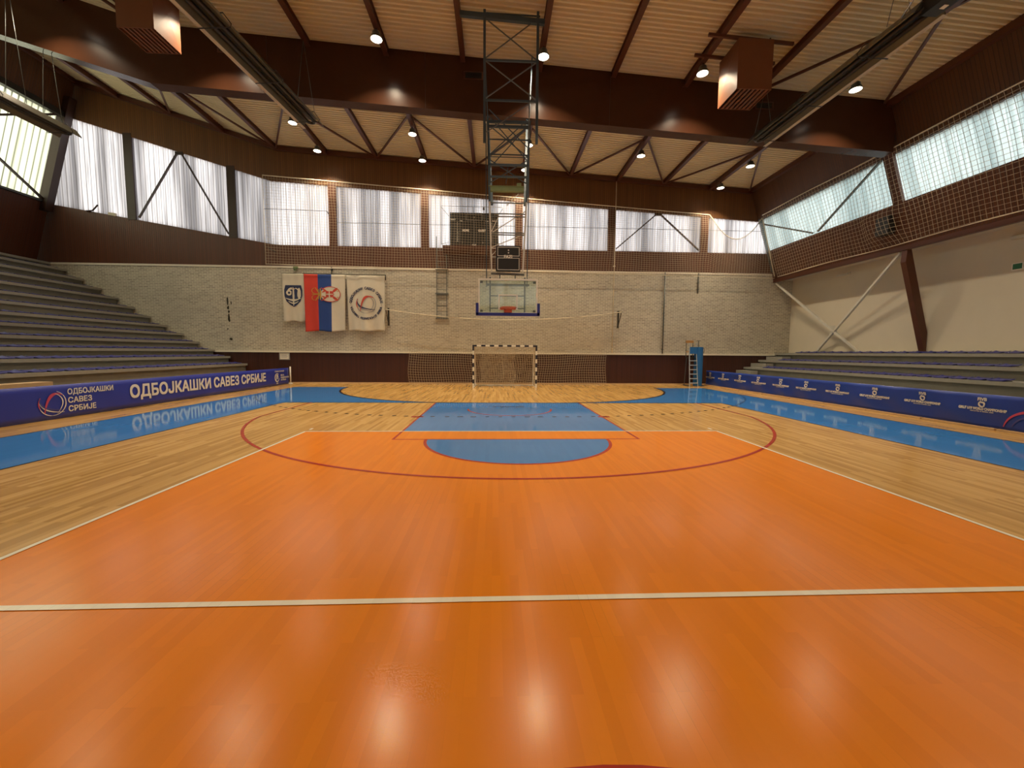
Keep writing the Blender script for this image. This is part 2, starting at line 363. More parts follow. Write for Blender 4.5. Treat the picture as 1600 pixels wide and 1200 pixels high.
# ------------------------------------------------------------------ dimensions
W = 22.2                              # end walls at Y = +-W
KX = -11.6                            # roof kink line
def zr(x): return 11.40-0.0623*x if x > KX else 12.1227-0.2975*(x-KX)
def xr(z): return 16.71-0.323*z       # inner face of leaning right wall
def xl(z): return -25.53+0.29*z       # inner face of leaning left wall
def wtop(x): return 9.72-0.0585*x if x > KX-0.4 else 10.42-0.29*(x-(KX-0.4))
def wbot(x): return 7.21 if x > KX-0.4 else 7.24-0.163*(x-(KX-0.4))
XR, XL = 15.95, -24.0

# ------------------------------------------------------------------ floor
fl = MB(); fl.box(XL, XR, -W, W, -0.12, 0); floor = fl.build('floor', M['wood']); struct(floor, 'varnished strip parquet floor of the sports hall', 'floor')
EPS = [0.0012]
def layer(name, mb_fn, mat, lv, label=None):
    mb = MB(); mb_fn(mb, EPS[0]*lv); o = mb.build(name, mat, floor)
    if label: o['label'] = label
    return o
def rect(x0, x1, y0, y1): return lambda mb, z: mb.quad((x0,y0,z),(x1,y0,z),(x1,y1,z),(x0,y1,z))
def frect(mb, x0, x1, y0, y1, z): mb.quad((x0,y0,z),(x1,y0,z),(x1,y1,z),(x0,y1,z))
def stroke(mb, pts, wd, z):
    n = len(pts); L = []; R_ = []
    for i, (x, y) in enumerate(pts):
        a = pts[max(0, i-1)]; b = pts[min(n-1, i+1)]; dx, dy = b[0]-a[0], b[1]-a[1]; l = math.hypot(dx, dy)
        L.append((x-dy/l*wd/2, y+dx/l*wd/2, z)); R_.append((x+dy/l*wd/2, y-dx/l*wd/2, z))
    mb.add(L+R_, [(n+i, n+i+1, i+1, i) for i in range(n-1)])
for s in (1, -1):
    far = 'far' if s > 0 else 'near'
    def ys(a, b): return (a*s, b*s) if s > 0 else (b*s, a*s)
    # blue surround with the goal area left as bare wood
    def blue_end(mb, z, s=s):
        # region between Y=14 and Y=20 outside the 6 m goal arcs, |X|<=10
        for sg in (-1, 1):
            ar = [(sg*(1.5+6*math.cos(t)), 20-6*math.sin(t)) for t in [math.pi/2*i/32 for i in range(33)]]   # from (7.5,20) to (1.5,14)
            pts = [(sg*10, 20)]+ar+[(sg*1.5, 14), (sg*10, 14)]
            pts = [(x, y*s, z) for x, y in pts]
            # triangulate as fan strips toward the outer edge
            for i in range(32):
                (xa, ya), (xb, yb) = ar[i], ar[i+1]
                q = [(xa, ya*s, z), (sg*10, ya*s, z), (sg*10, yb*s, z), (xb, yb*s, z)]
                if sg*s < 0: q = q[::-1]
                mb.add(q, [(0,1,2,3)])
    layer('painted_area', blue_end, M['blue'], 1, 'blue end surround around the %s goal area' % far)
    y0, y1 = ys(0, 14)
    for sg in (-1, 1):
        layer('painted_area', rect(min(sg*7.5, sg*10), max(sg*7.5, sg*10), y0, y1), M['blue'], 1, 'blue side strip')
    y0, y1 = ys(0, 9); layer('painted_area', rect(-4.5, 4.5, y0, y1), M['orange'], 1, 'orange volleyball court half')
    y0, y1 = ys(9, 14); layer('painted_area', rect(-2.45, 2.45, y0, y1), M['blue'], 2, 'blue basketball key')
    def semi(mb, z, s=s): mb.add([(1.8*math.cos(t), s*(8.2-1.8*math.sin(t)), z) for t in [math.pi*i/48 for i in range(49)]], [tuple(range(49)) if s < 0 else tuple(range(48, -1, -1))])
    layer('painted_area', semi, M['blue'], 2, 'blue free throw semicircle')
    # lines
    def L(name, fn, mat, lv=3, label=None): return layer(name, fn, M[mat], lv, label)
    def key(mb, z, s=s):
        stroke(mb, [(-2.45, 14*s), (-2.45, 8.2*s)], 0.05, z); stroke(mb, [(2.45, 14*s), (2.45, 8.2*s)], 0.05, z)
    L('court_line', key, 'line_red', 3, 'red sides of the key')
    L('court_line', lambda mb, z: stroke(mb, [(-2.475, 8.2*s), (2.475, 8.2*s)], 0.05, z+0.0001), 'line_red', 3, 'red free throw line')
    L('court_line', lambda mb, z: stroke(mb, [(1.8*math.cos(t), s*(8.2-1.8*math.sin(t))) for t in [math.pi*i/48 for i in range(49)]], 0.06, z), 'line_red', 3, 'red free throw arc')
    def three(mb, z):
        a = math.acos(6.6/6.75)
        pts = [(6.6, 14*s), (6.6, (12.425-6.75*math.sin(a))*s)]+[(6.75*math.cos(t), s*(12.425-6.75*math.sin(t))) for t in [a+(math.pi-2*a)*i/80 for i in range(1, 80)]]+[(-6.6, (12.425-6.75*math.sin(a))*s), (-6.6, 14*s)]
        stroke(mb, pts, 0.06, z)
    L('court_line', three, 'line_red', 4, 'red three point arc')
    L('court_line', lambda mb, z: stroke(mb, [(1.25*math.cos(t), s*(12.425-1.25*math.sin(t))) for t in [math.pi*i/32 for i in range(33)]], 0.055, z), 'line_red', 4, 'red semicircle under the basket')
    for sg in (-1, 1):
        L('court_line', lambda mb, z: frect(mb, sg*2.5-0.16, sg*2.5+0.16, *ys(10.9, 11.08), z), 'line_red', 4, 'red block on the key side')
    def six(mb, z):
        for sg in (-1, 1): stroke(mb, [(sg*(1.5+6*math.cos(t)), s*(20-6*math.sin(t))) for t in [math.pi/2*i/40 for i in range(41)]], 0.08, z)
        stroke(mb, [(-1.5, 14*s), (1.5, 14*s)], 0.08, z)
    L('court_line', six, 'line_black', 4, 'dark six metre line')
    def nine(mb, z):
        path = [(-1.5-9*math.cos(t), s*(20-9*math.sin(t))) for t in [math.pi/2*(0.06+0.94*i/60) for i in range(61)]]+[(1.5+9*math.cos(t), s*(20-9*math.sin(t))) for t in [math.pi/2*(1-0.94*i/60) for i in range(61)]]
        segs = []; acc = 0; cur = []
        for a, b in zip(path, path[1:]):
            l = math.hypot(b[0]-a[0], b[1]-a[1]); k = max(1, int(l/0.05))
            for i in range(k):
                p = (a[0]+(b[0]-a[0])*i/k, a[1]+(b[1]-a[1])*i/k); on = (acc % 0.36) < 0.17
                if on and abs(p[0]) < 9.95: cur.append(p)
                elif len(cur) > 1: segs.append(cur); cur = []
                else: cur = []
                acc += l/k
        for q in segs: stroke(mb, q, 0.085, z)
    L('court_line', nine, 'line_black', 4, 'dark dashed nine metre line')
    L('court_line', lambda mb, z: stroke(mb, [(-0.5, 13*s), (0.5, 13*s)], 0.09, z), 'line_black', 4, 'short dark penalty line')
    def base(mb, z):
        stroke(mb, [(-7.5, 14*s), (7.5, 14*s)], 0.07, z)
        for sg in (-1, 1): stroke(mb, [(sg*7.5, 0), (sg*7.5, 14*s)], 0.035, z); stroke(mb, [(sg*10, 0), (sg*10, 20*s)], 0.035, z)
    L('court_line', base, 'line_black', 3, 'thin dark edge lines of the blue surround')
    def vb(mb, z):
        stroke(mb, [(-4.5, 9*s), (4.5, 9*s)], 0.05, z)
        for sg in (-1, 1):
            stroke(mb, [(sg*4.5, 0), (sg*4.5, 9*s)], 0.05, z); stroke(mb, [(sg*4.5, 9.2*s), (sg*4.5, 9.35*s)], 0.05, z)
    L('court_line', vb, 'line_white', 5, 'white volleyball boundary lines')
    L('court_line', lambda mb, z: stroke(mb, [(-4.5, 3*s), (4.5, 3*s)], 0.055, z+0.0001), 'line_white', 5, 'white attack line')
L('court_line', lambda mb, z: stroke(mb, [(1.82*math.cos(t), 1.82*math.sin(t)) for t in [2*math.pi*i/72 for i in range(73)]], 0.06, z), 'line_red', 3, 'red centre circle')
L('court_line', lambda mb, z: stroke(mb, [(-4.5, 0), (4.5, 0)], 0.05, z), 'line_white', 5, 'white centre line')

# ------------------------------------------------------------------ end walls
def strip(mb, xs, zlo, zhi, y, mi=0, off=None):
    n = len(xs); vs = [(x, y+(off(x) if off else 0), zlo(x)) for x in xs]+[(x, y+(off(x) if off else 0), zhi(x)) for x in xs]
    mb.add(vs, [(i, i+1, n+i+1, n+i) for i in range(n-1)], mi)
XS = [XL-0.5, KX-0.4, KX, 16.4]
COLX = [-23.15, -18.95, -13.97, -8.90, -4.15, 0.80, 5.79, 10.88, 14.95]
for s in (1, -1):
    nm = 'wall_back' if s > 0 else 'wall_front'
    y = W*s; yo = (W+0.25)*s
    mb = MB(); mb.box(XL, XR, min(y, yo), max(y, yo), 1.72, 6.13)
    wb_ = mb.build(nm, M['brick']); struct(wb_, 'white painted brick end wall' + (' behind the goal' if s > 0 else ' behind the camera'), 'wall')
    mb = MB(); mb.box(XL, XR, min(y, yo)-0.0, max(y, yo), 0, 1.64); mb.build('wood_panelling', M['panel_low'], wb_)
    mb = MB(); mb.box(XL, XR, min(y-0.06*s, y), max(y-0.06*s, y), 1.64, 1.735); mb.build('ledge', M['plaster_w'], wb_)
    mb = MB(); mb.box(XL, XR, min(y-0.03*s, y), max(y-0.03*s, y), 6.03, 6.13); mb.build('ledge', M['plaster_w'], wb_)
    mb = MB(); mb.box(XL, XR, min(y-0.02*s, y), max(y-0.02*s, y), 0.0, 0.07); o = mb.build('baseboard', M['woodbench'], wb_)
    mb = MB(); strip(mb, XS, lambda x: 6.13, wbot, y+0.02*s); strip(mb, XS, lambda x: 6.13, wbot, y+0.2*s)
    strip(mb, XS, wbot, wbot, y, 0); n = len(XS)
    mb.add([(x, y+0.02*s, wbot(x)) for x in XS]+[(x, y+0.2*s, wbot(x)) for x in XS], [(i, i+1, n+i+1, n+i) for i in range(n-1)])
    mb.build('slatted_band', M['band_x'], wb_)
    mb = MB(); strip(mb, XS, wtop, lambda x: zr(x)+0.3, y+0.02*s); strip(mb, XS, wtop, lambda x: zr(x)+0.3, y+0.2*s)
    mb.add([(x, y+0.02*s, wtop(x)) for x in XS]+[(x, y+0.2*s, wtop(x)) for x in XS], [(i, i+1, n+i+1, n+i) for i in range(n-1)])
    mb.build('slatted_fascia', M['slat_x'], wb_)
    # ribbed translucent windows between columns
    for k in range(8):
        a, b = COLX[k]+0.19, COLX[k+1]-0.19
        n_ = int((b-a)/0.06); xs = [a+(b-a)*i/n_ for i in range(n_+1)]
        mb = MB(); strip(mb, xs, wbot, wtop, y+0.10*s, 0, lambda x: 0.022*math.copysign(min(1, abs(math.sin(x*math.pi/0.12))*1.6), math.sin(x*math.pi/0.12)))
        o = mb.build('window_%d' % (k+1 if s > 0 else k+21), M['pane_back']); struct(o, 'ribbed translucent window, %s from the left, in the %s wall' % (ORD[k+1], 'far end' if s > 0 else 'near end'), 'window')
        mb = MB(); mid = (a+b)/2
        if k > 2: mb.bar((a, y+0.06*s, wbot(a)+1.2), (b, y+0.06*s, wbot(b)+1.2), 0.018); mb.build('glazing_bar', M['steel'], o)
    for k in range(1, 8):
        x = COLX[k]; mb = MB(); mb.box(x-0.2, x+0.2, min(y, y+0.2*s), max(y, y+0.2*s), wbot(x)-0.05, wtop(x)+0.12)
        mb.build('window_post', M['frame_dark'] if x < -10 else M['band_x'], wb_)
    # V braces behind the sheets
    for xa, xm, xb in ((-18.6, -16.45, -14.2), (6.05, 8.3, 10.6)):
        mb = MB(); yy = y+0.03*s
        mb.bar((xa, yy, wbot(xa)+0.12), (xm-0.1, yy, wtop(xm)-0.05), 0.09, 0.06); mb.bar((xb, yy, wbot(xb)+0.12), (xm+0.1, yy, wtop(xm)-0.05), 0.09, 0.06)
        mb.bar((xm-0.2, yy, wtop(xm)-0.06), (xm+0.2, yy, wtop(xm)-0.06), 0.06, 0.14)
        mb.build('window_brace', M['frame_dark'], wb_)
    mb = MB()
    for (xa, xb) in ((-21.6, KX), (KX, 14.0)): mb.bar((xa, y-0.08*s, zr(xa)-0.14), (xb, y-0.08*s, zr(xb)-0.14), 0.16, 0.22)
    struct(mb.build('trim_1' if s > 0 else 'trim_2', M['beam']), 'brown edge beam where the roof meets the %s wall' % ('far' if s > 0 else 'near'), 'beam')
wall_back = bpy.data.objects['wall_back']
# chipped brick and pipes on the far wall
mb = MB()
for cx, cz, rw, rh in ((-14.40, 4.28, 0.05, 0.28), (-14.38, 3.95, 0.06, 0.1), (-14.36, 3.75, 0.05, 0.09), (-14.36, 3.42, 0.07, 0.24), (-14.3, 2.32, 0.10, 0.06), (-14.22, 4.2, 0.03, 0.09), (-14.45, 2.85, 0.03, 0.05)):
    pts = []
    for i in range(11): t = 2*math.pi*i/11; k = random.uniform(0.65, 1.15); pts.append((cx+rw*k*math.cos(t), W-0.006, cz+rh*k*math.sin(t)))
    mb.prism(pts, (0, 0.005, 0))
part(mb.build('chipped_hole', M['hole'], wall_back), 'dark chipped holes in the white brick')
for x, z0, z1, r in ((5.95, 1.75, 11.0, 0.02), (8.75, 1.72, 6.1, 0.035), (10.6, 5.0, 6.1, 0.03), (-9.0, 5.75, 6.15, 0.02)):
    mb = MB(); mb.tube([(x, W-0.07, z0), (x, W-0.07, z1)], r, 8)
    for z in (z0+0.2, (z0+z1)/2): mb.box(x-0.05, x+0.05, W-0.1, W, z, z+0.04)
    tag(mb.build('wall_pipe', M['steel'] if x != 5.95 else M['cream_rope']), {5.95: 'long thin pipe running from roof to panelling on the far wall', 8.75: 'grey downpipe on white brick between goal and umpire chair', 10.6: 'short pipe stub below the net near right end of far wall', -9.0: 'short cord holding the flag rod'}[x], 'pipe')

# ------------------------------------------------------------------ side walls (leaning) 
def side_quad(mb, fx, z0, z1, y0, y1, off=0.0, mi=0):
    mb.quad((fx(z0)+off, y0, z0), (fx(z0)+off, y1, z0), (fx(z1)+off, y1, z1), (fx(z1)+off, y0, z1), mi)
RW0, RW1 = 7.30, 8.93
LW0, LW1 = 9.04, 13.10
COLY = [22.3, 15.0, 7.5, 0.0, -7.5, -15.0, -22.3]
# right wall
mb = MB(); mb.box(XR, XR+0.25, -W, W, 0, 6.2); wr = mb.build('wall_right', M['plaster']); struct(wr, 'cream plaster wall above the right stand', 'wall')
mb = MB(); mb.box(xr(5.82)+0.05, XR, -W, W, 5.80, 5.95); mb.build('soffit', M['plaster'], wr)
mb = MB(); side_quad(mb, xr, 5.82, RW0, -W, W); side_quad(mb, xr, 5.82, RW0, -W, W, 0.3); mb.quad((xr(RW0), -W, RW0), (xr(RW0), W, RW0), (xr(RW0)+0.3, W, RW0), (xr(RW0)+0.3, -W, RW0)); mb.build('slatted_band', M['band_y'], wr)
mb = MB(); mb.bar((xr(5.78)+0.06, -W, 5.75), (xr(5.78)+0.06, W, 5.75), 0.14, 0.20); mb.build('edge_beam', M['beam'], wr)
mb = MB(); side_quad(mb, xr, RW1, 11.2, -W, W); side_quad(mb, xr, RW1, 11.2, -W, W, 0.3); mb.quad((xr(RW1), -W, RW1), (xr(RW1), W, RW1), (xr(RW1)+0.3, W, RW1), (xr(RW1)+0.3, -W, RW1)); mb.build('slatted_fascia', M['slat_y'], wr)
mb = MB(); mb.bar((13.28, -W+0.2, zr(13.28)-0.10), (13.28, W-0.2, zr(13.28)-0.10), 0.16, 0.20)
struct(mb.build('trim_3', M['beam']), 'brown edge beam where the roof meets the right wall', 'beam')
# left wall
mb = MB(); side_quad(mb, xl, 5.6, LW0, -W, W); side_quad(mb, xl, 5.6, LW0, -W, W, -0.3); mb.quad((xl(LW0), -W, LW0), (xl(LW0), W, LW0), (xl(LW0)-0.3, W, LW0), (xl(LW0)-0.3, -W, LW0))
wl_ = mb.build('wall_left', M['band_y']); struct(wl_, 'dark slatted wall above the left stand', 'wall')
mb = MB(); mb.box(XL-0.25, XL, -W, W, 0, 6.3); mb.build('base_wall', M['concrete'], wl_)
mb = MB(); side_quad(mb, xl, LW1, 15.6, -W, W); side_quad(mb, xl, LW1, 15.6, -W, W, -0.3); mb.quad((xl(LW1), -W, LW1), (xl(LW1), W, LW1), (xl(LW1)-0.3, W, LW1), (xl(LW1)-0.3, -W, LW1)); mb.build('slatted_fascia', M['slat_y'], wl_)
mb = MB(); mb.bar((xl(LW1)+0.14, -W, LW1+0.05), (xl(LW1)+0.14, W, LW1+0.05), 0.22, 0.28); mb.build('head_rail', M['steel_dark'], wl_)
mb = MB(); mb.bar((xl(LW0)+0.06, -W, LW0), (xl(LW0)+0.06, W, LW0), 0.14, 0.10); mb.build('sill', M['steel_dark'], wl_)
wi = 9
for side, fx, z0, z1, sgn, pm in (('right', xr, RW0, RW1, 1, 'pane_right'), ('left', xl, LW0, LW1, -1, 'pane_left')):
    par = wr if sgn > 0 else wl_
    for k in range(6):
        b, a = COLY[k]-0.19, COLY[k+1]+0.19
        a = max(a, -W+0.02); b = min(b, W-0.02)
        n_ = int((b-a)/0.065); ys_ = [a+(b-a)*i/n_ for i in range(n_+1)]
        vs = []
        for zz in (z0, z1):
            for yy in ys_:
                q = math.sin(yy*math.pi/0.13); vs.append((fx(zz)+sgn*0.12+0.02*math.copysign(min(1, abs(q)*1.6), q), yy, zz))
        mb = MB(); mb.add(vs, [(i, i+1, n_+1+i+1, n_+1+i) for i in range(n_)])
        o = mb.build('window_%d' % wi, M[pm]); wi += 1
        struct(o, 'ribbed translucent window in the %s wall, %s bay from the far corner' % (side, ORD[k+1]), 'window')
        # bracing in the bay
        mb = MB(); o_ = -sgn*0.06; d_ = b-a
        if sgn > 0:
            m_ = b-0.49*d_
            if k % 2 == 0:
                mb.bar((fx(z1-0.15)+o_, b, z1-0.15), (fx(z0+0.05)+o_, m_+0.15, z0+0.05), 0.07); mb.bar((fx(z1-0.05)+o_, a, z1-0.05), (fx(z0+0.05)+o_, m_-0.15, z0+0.05), 0.07)
                part(mb.build('window_brace', M['steel'], par), 'grey steel V brace across window')
        else:
            m_ = b-3.9; zm = (z0+z1)/2
            mb.bar((fx(z1)+0.08, b-0.4, z1-0.02), (fx(zm)+0.08, m_, zm), 0.09); mb.bar((fx(z0)+0.08, b-0.2, z0+0.05), (fx(zm)+0.08, m_, zm), 0.09)
            mb.build('window_brace', M['frame_dark'], par)
for k, yy in enumerate(COLY[1:-1]):
    mb = MB(); mb.prism([(xr(5.7), yy-0.17, 5.7), (xr(RW1)-0.04, yy-0.17, RW1+0.1), (xr(RW1)+0.10, yy-0.17, RW1+0.1), (xr(5.7)+0.2, yy-0.17, 5.7)], (0, 0.34, 0)); 
    mb.build('window_post', M['band_y'], wr)
    mb = MB(); mb.prism([(xr(5.7)+0.0, yy+0.18, 5.66), (xr(5.7)+0.16, yy+0.18, 5.66), (xr(2.9)+0.14, yy+0.18, 2.6), (XR-0.02, yy+0.18, 1.83), (xr(1.9)-0.24, yy+0.18, 1.83), (xr(5.7)-0.03, yy+0.18, 5.2)], (0, -0.20, 0))
    o = mb.build('leaning_column', M['beam']); struct(o, 'brown steel column leaning against the cream right wall' + ('' if k == 0 else ', %s from the far end' % ORD[k+1]), 'column')
    mb = MB(); mb.prism([(xl(6.0)+0.28, yy-0.22, 6.2), (xl(14)+0.28, yy-0.22, 14.0), (xl(14)-0.2, yy-0.22, 14.0), (xl(6.0)-0.2, yy-0.22, 6.2)], (0, 0.44, 0))
    struct(mb.build('leaning_post', M['frame_dark']), 'dark post between the left windows, %s from the far end' % ORD[k+2], 'column')
mb = MB(); mb.prism([(xl(8.6)+0.30, W-0.02, 8.6), (xl(14)+0.30, W-0.02, 14.0), (xl(14)-0.25, W-0.02, 14.0), (xl(8.6)-0.25, W-0.02, 8.6)], (0, -0.35, 0))
struct(mb.build('leaning_post', M['frame_dark']), 'dark corner post between left windows and far wall windows', 'column')
mb = MB(); mb.prism([(xr(6.2)-0.02, W-0.02, 6.2), (xr(9.0)-0.02, W-0.02, 9.0), (xr(9.0)+0.12, W-0.02, 9.0), (xr(6.2)+0.12, W-0.02, 6.2)], (0, -0.12, 0))
struct(mb.build('leaning_post', M['steel']), 'thin pale corner post at right end of far wall', 'column')
# X brace in front of the cream wall
for k in (0, 2, 4):
    yb, ya = COLY[k]-0.1, COLY[k+1]+0.3
    mb = MB()
    def pl(y, z): return (14.95+(5.6-z)/3.76*0.90, y, z)
    d = yb-ya; f = lambda t: ya+(yb-ya)*t
    mb.bar(pl(yb-0.1, 5.6), pl(f(0.35), 1.84), 0.09, 0.09); mb.bar(pl(ya, 5.6), pl(f(0.70), 1.84), 0.09, 0.09)
    mb.prism([pl(f(0.52)-0.2, 2.75), pl(f(0.52)+0.2, 2.75), pl(f(0.52)+0.14, 3.1), pl(f(0.52)-0.14, 3.1)], (0.02, 0, 0))
    o = mb.build('cross_brace', M['mast_white']); struct(o, 'pale steel X brace in front of the cream wall' + ('' if k == 0 else ', bay %s from the far end' % ORD[k+1]), 'brace')

# ------------------------------------------------------------------ ceiling, girders, roof beams
prof = []; yv = -W; P_ = 0.165
while yv < W: prof += [(yv, 0.075), (yv+0.055, 0.075), (yv+0.08, 0.0), (yv+0.14, 0.0)]; yv += P_
prof.append((W, 0.075)); xs = [-22.6, KX, 14.2]; n = len(prof); vs = []
for x in xs: vs += [(x, y, zr(x)+h) for y, h in prof]
mb = MB(); mb.add(vs, [(c*n+i, (c+1)*n+i, (c+1)*n+i+1, c*n+i+1) for c in range(2) for i in range(n-1)])
mb.add([(x, yy, zr(x)+0.25) for x in xs for yy in (-W, W)], [(0,1,3,2),(2,3,5,4)])
struct(mb.build('ceiling', M['deck']), 'beige corrugated metal roof deck', 'ceiling')
GY = [14.5, -0.2, -14.9]
def gb(x): return 9.64-0.058*x if x > KX else gb(KX+0.001)-0.288*(x-KX)
for k, gy in enumerate(GY):
    X0, X1 = -21.3, 13.55; seg = [X0, KX, X1]
    prof2 = [(0, lambda x: gb(x)), (0.42, lambda x: gb(x)), (0.42, lambda x: zr(x)), (0, lambda x: zr(x))]
    mb = MB(); vs = [(x, gy+dy, f(x)) for x in seg for dy, f in prof2]
    mb.add(vs, [(c*4+i, (c+1)*4+i, (c+1)*4+(i+1) % 4, c*4+(i+1) % 4) for c in range(2) for i in range(4)]+[(3,2,1,0),(8,9,10,11)])
    for o_ in (0,): pass
    g = mb.build('roof_girder', M['girder']); struct(g, 'deep glossy brown main girder, ' + ['beyond the basketball frame', 'over the middle of the hall', 'behind the camera'][k], 'girder')
    mb = MB()
    for xx in (-2.8, 3.4, -7.9, 8.6): mb.box(xx, xx+0.012, gy-0.006, gy, gb(xx)+0.01, zr(xx)-0.02)
    mb.build('joint', M['frame_dark'], g)
    if k == 0:
        for xx, zz in ((-1.2, 10.88), (8.77, 10.25), (-9.1, 11.43)):
            mb = MB(); mb.box(xx-0.33, xx+0.33, gy-0.03, gy, zz-0.13, zz+0.13); v_ = mb.build('air_vent', M['shelf'], g)
            mb = MB(); mb.box(xx-0.27, xx+0.27, gy-0.036, gy-0.03, zz-0.09, zz+0.09, 0)
            for j in range(5): mb.box(xx-0.27, xx+0.27, gy-0.05, gy-0.036, zz-0.085+j*0.036, zz-0.072+j*0.036)
            mb.build('louvre', M['black'], v_)
PX = [-21.1, -19.15, -16.7, -14.15, -11.62, -9.1, -6.57, -4.05, -1.55, 1.0, 3.5, 6.0, 8.48, 11.0]
bays = [(14.92, W-0.18), (0.22, 14.5), (-14.48, -0.2), (-W+0.18, -14.9)]
bn = ['far', 'middle', 'rear', 'last']
for i, x in enumerate(PX):
    for j, (a, b) in enumerate(bays):
        mb = MB(); s = -0.0623 if x > KX-0.1 else -0.2975; z = zr(x); h = 0.26 if i % 2 else 0.20; wd = 0.16
        mb.box(x-wd/2, x+wd/2, a, b, z-h, z-h+0.02); mb.box(x-wd/2, x+wd/2, a, b, z-0.035, z-0.012); mb.box(x-0.035, x+0.035, a, b, z-h+0.02, z-0.035)
        struct(mb.build('roof_beam', M['beam']), 'brown steel roof beam, %s from the left, in the %s bay' % (ORD[i+1], bn[j]), 'beam')
# roof bracing rods
def rod(a, b, lab, r=0.07):
    mb = MB(); mb.bar((a[0], a[1], zr(a[0])-0.16), (b[0], b[1], zr(b[0])-0.16), r, r); struct(mb.build('roof_brace', M['beam']), lab, 'brace')
wn_ = [-16.7, -11.62, -6.57, -1.55, 3.5, 8.48, 13.2]; an_ = [-14.15, -9.1, -4.05, 1.0, 6.0, 11.0]
for i in range(6):
    rod((wn_[i]+0.1, W-0.25), (an_[i]-0.1, 18.1), 'thin roof brace, left arm of V number %s from the left by the far wall' % ORD[i+1]); rod((wn_[i+1]-0.1, W-0.25), (an_[i]+0.1, 18.1), 'thin roof brace, right arm of V number %s from the left by the far wall' % ORD[i+1])
for a, b, lab in (((13.0, 14.4), (11.1, 10.9), 'far right arm of the brace beside the right heater'), ((8.6, 14.4), (10.9, 10.9), 'far left arm of the brace beside the right heater'), ((11.1, 10.8), (13.0, 7.3), 'near right arm of the brace beside the right heater'), ((-14.1, 10.8), (-11.7, 14.4), 'brace beside the left heater')): rod(a, b, 'thin brown roof rod, '+lab)

# ------------------------------------------------------------------ high bay lamps
t = empty('ceiling_lamp', (0, 0, 0))
mb = MB(); mb.lathe([(0.03, 0.20), (0.10, 0.20), (0.12, 0.17), (0.12, 0.10), (0.15, 0.08), (0.172, 0.02), (0.18, -0.01), (0.165, -0.012)], n=28); mb.build('housing', M['steel'], t)
mb = MB(); mb.lathe([(0.0, -0.006), (0.04, -0.006), (0.165, -0.012)], n=28, smooth=False); mb.build('lens', M['lens'], t)
mb = MB(); mb.lathe([(0.0, -0.022), (0.014, -0.02), (0.018, -0.007)], n=12); mb.build('cap', M['steel_dark'], t)
mb = MB(); mb.bar((0, 0, 0.20), (0, 0, 0.30), 0.03); mb.bar((-0.1, 0, 0.19), (0.1, 0, 0.19), 0.03, 0.015); mb.build('bracket', M['steel_dark'], t)
LX = [-19.15, -14.15, -9.1, -4.05, 1.0, 6.0, 11.0]
LY = [21.05, 18.65, 13.35, 8.0, 1e9, 1e9, -8.0, -13.35, -18.65, -21.05]
rown = ['row nearest the far wall', 'second row from the far wall', 'row just in front of the main girder', 'fourth row', 'row above the camera', 'sixth row', 'seventh row', 'eighth row', 'ninth row', 'last row']
ld = bpy.data.lights.new('lamp_light', 'AREA'); ld.shape = 'DISK'; ld.size = 0.34; ld.energy = LAMP_W; ld.color = (1.0, 0.82, 0.58); ld.spread = math.radians(119)
first = True
for j, y in enumerate(LY):
    for i, x in enumerate(LX):
        y = LY[j]
        if j == 0 and i in (0, 1, 5): continue
        if y > 1e6 or i == 0 and j != 1 or i == 1 and j not in (2, 7): continue
        if i == 0: x, y = -16.7, 17.1
        loc = (x, y, zr(x)-0.26-0.30); lab = 'round lit lamp, %s from left in the %s' % (ORD[(i-1) if i >= 2 else i+1] if not (j == 0 and i == 6) else 'last', rown[j])
        if i < 2: lab = 'round lamp above the left stand, %s' % ('hidden behind the girder edge' if i == 0 else rown[j])
        if first: t.location = loc; tag(t, lab, 'lamp', 'high bay lamps under the roof'); q = t; first = False
        else: q = dup(t, loc, lab)
        lo = bpy.data.objects.new('lamp_light', ld); C.objects.link(lo); lo.location = (x, y, loc[2]-0.035)

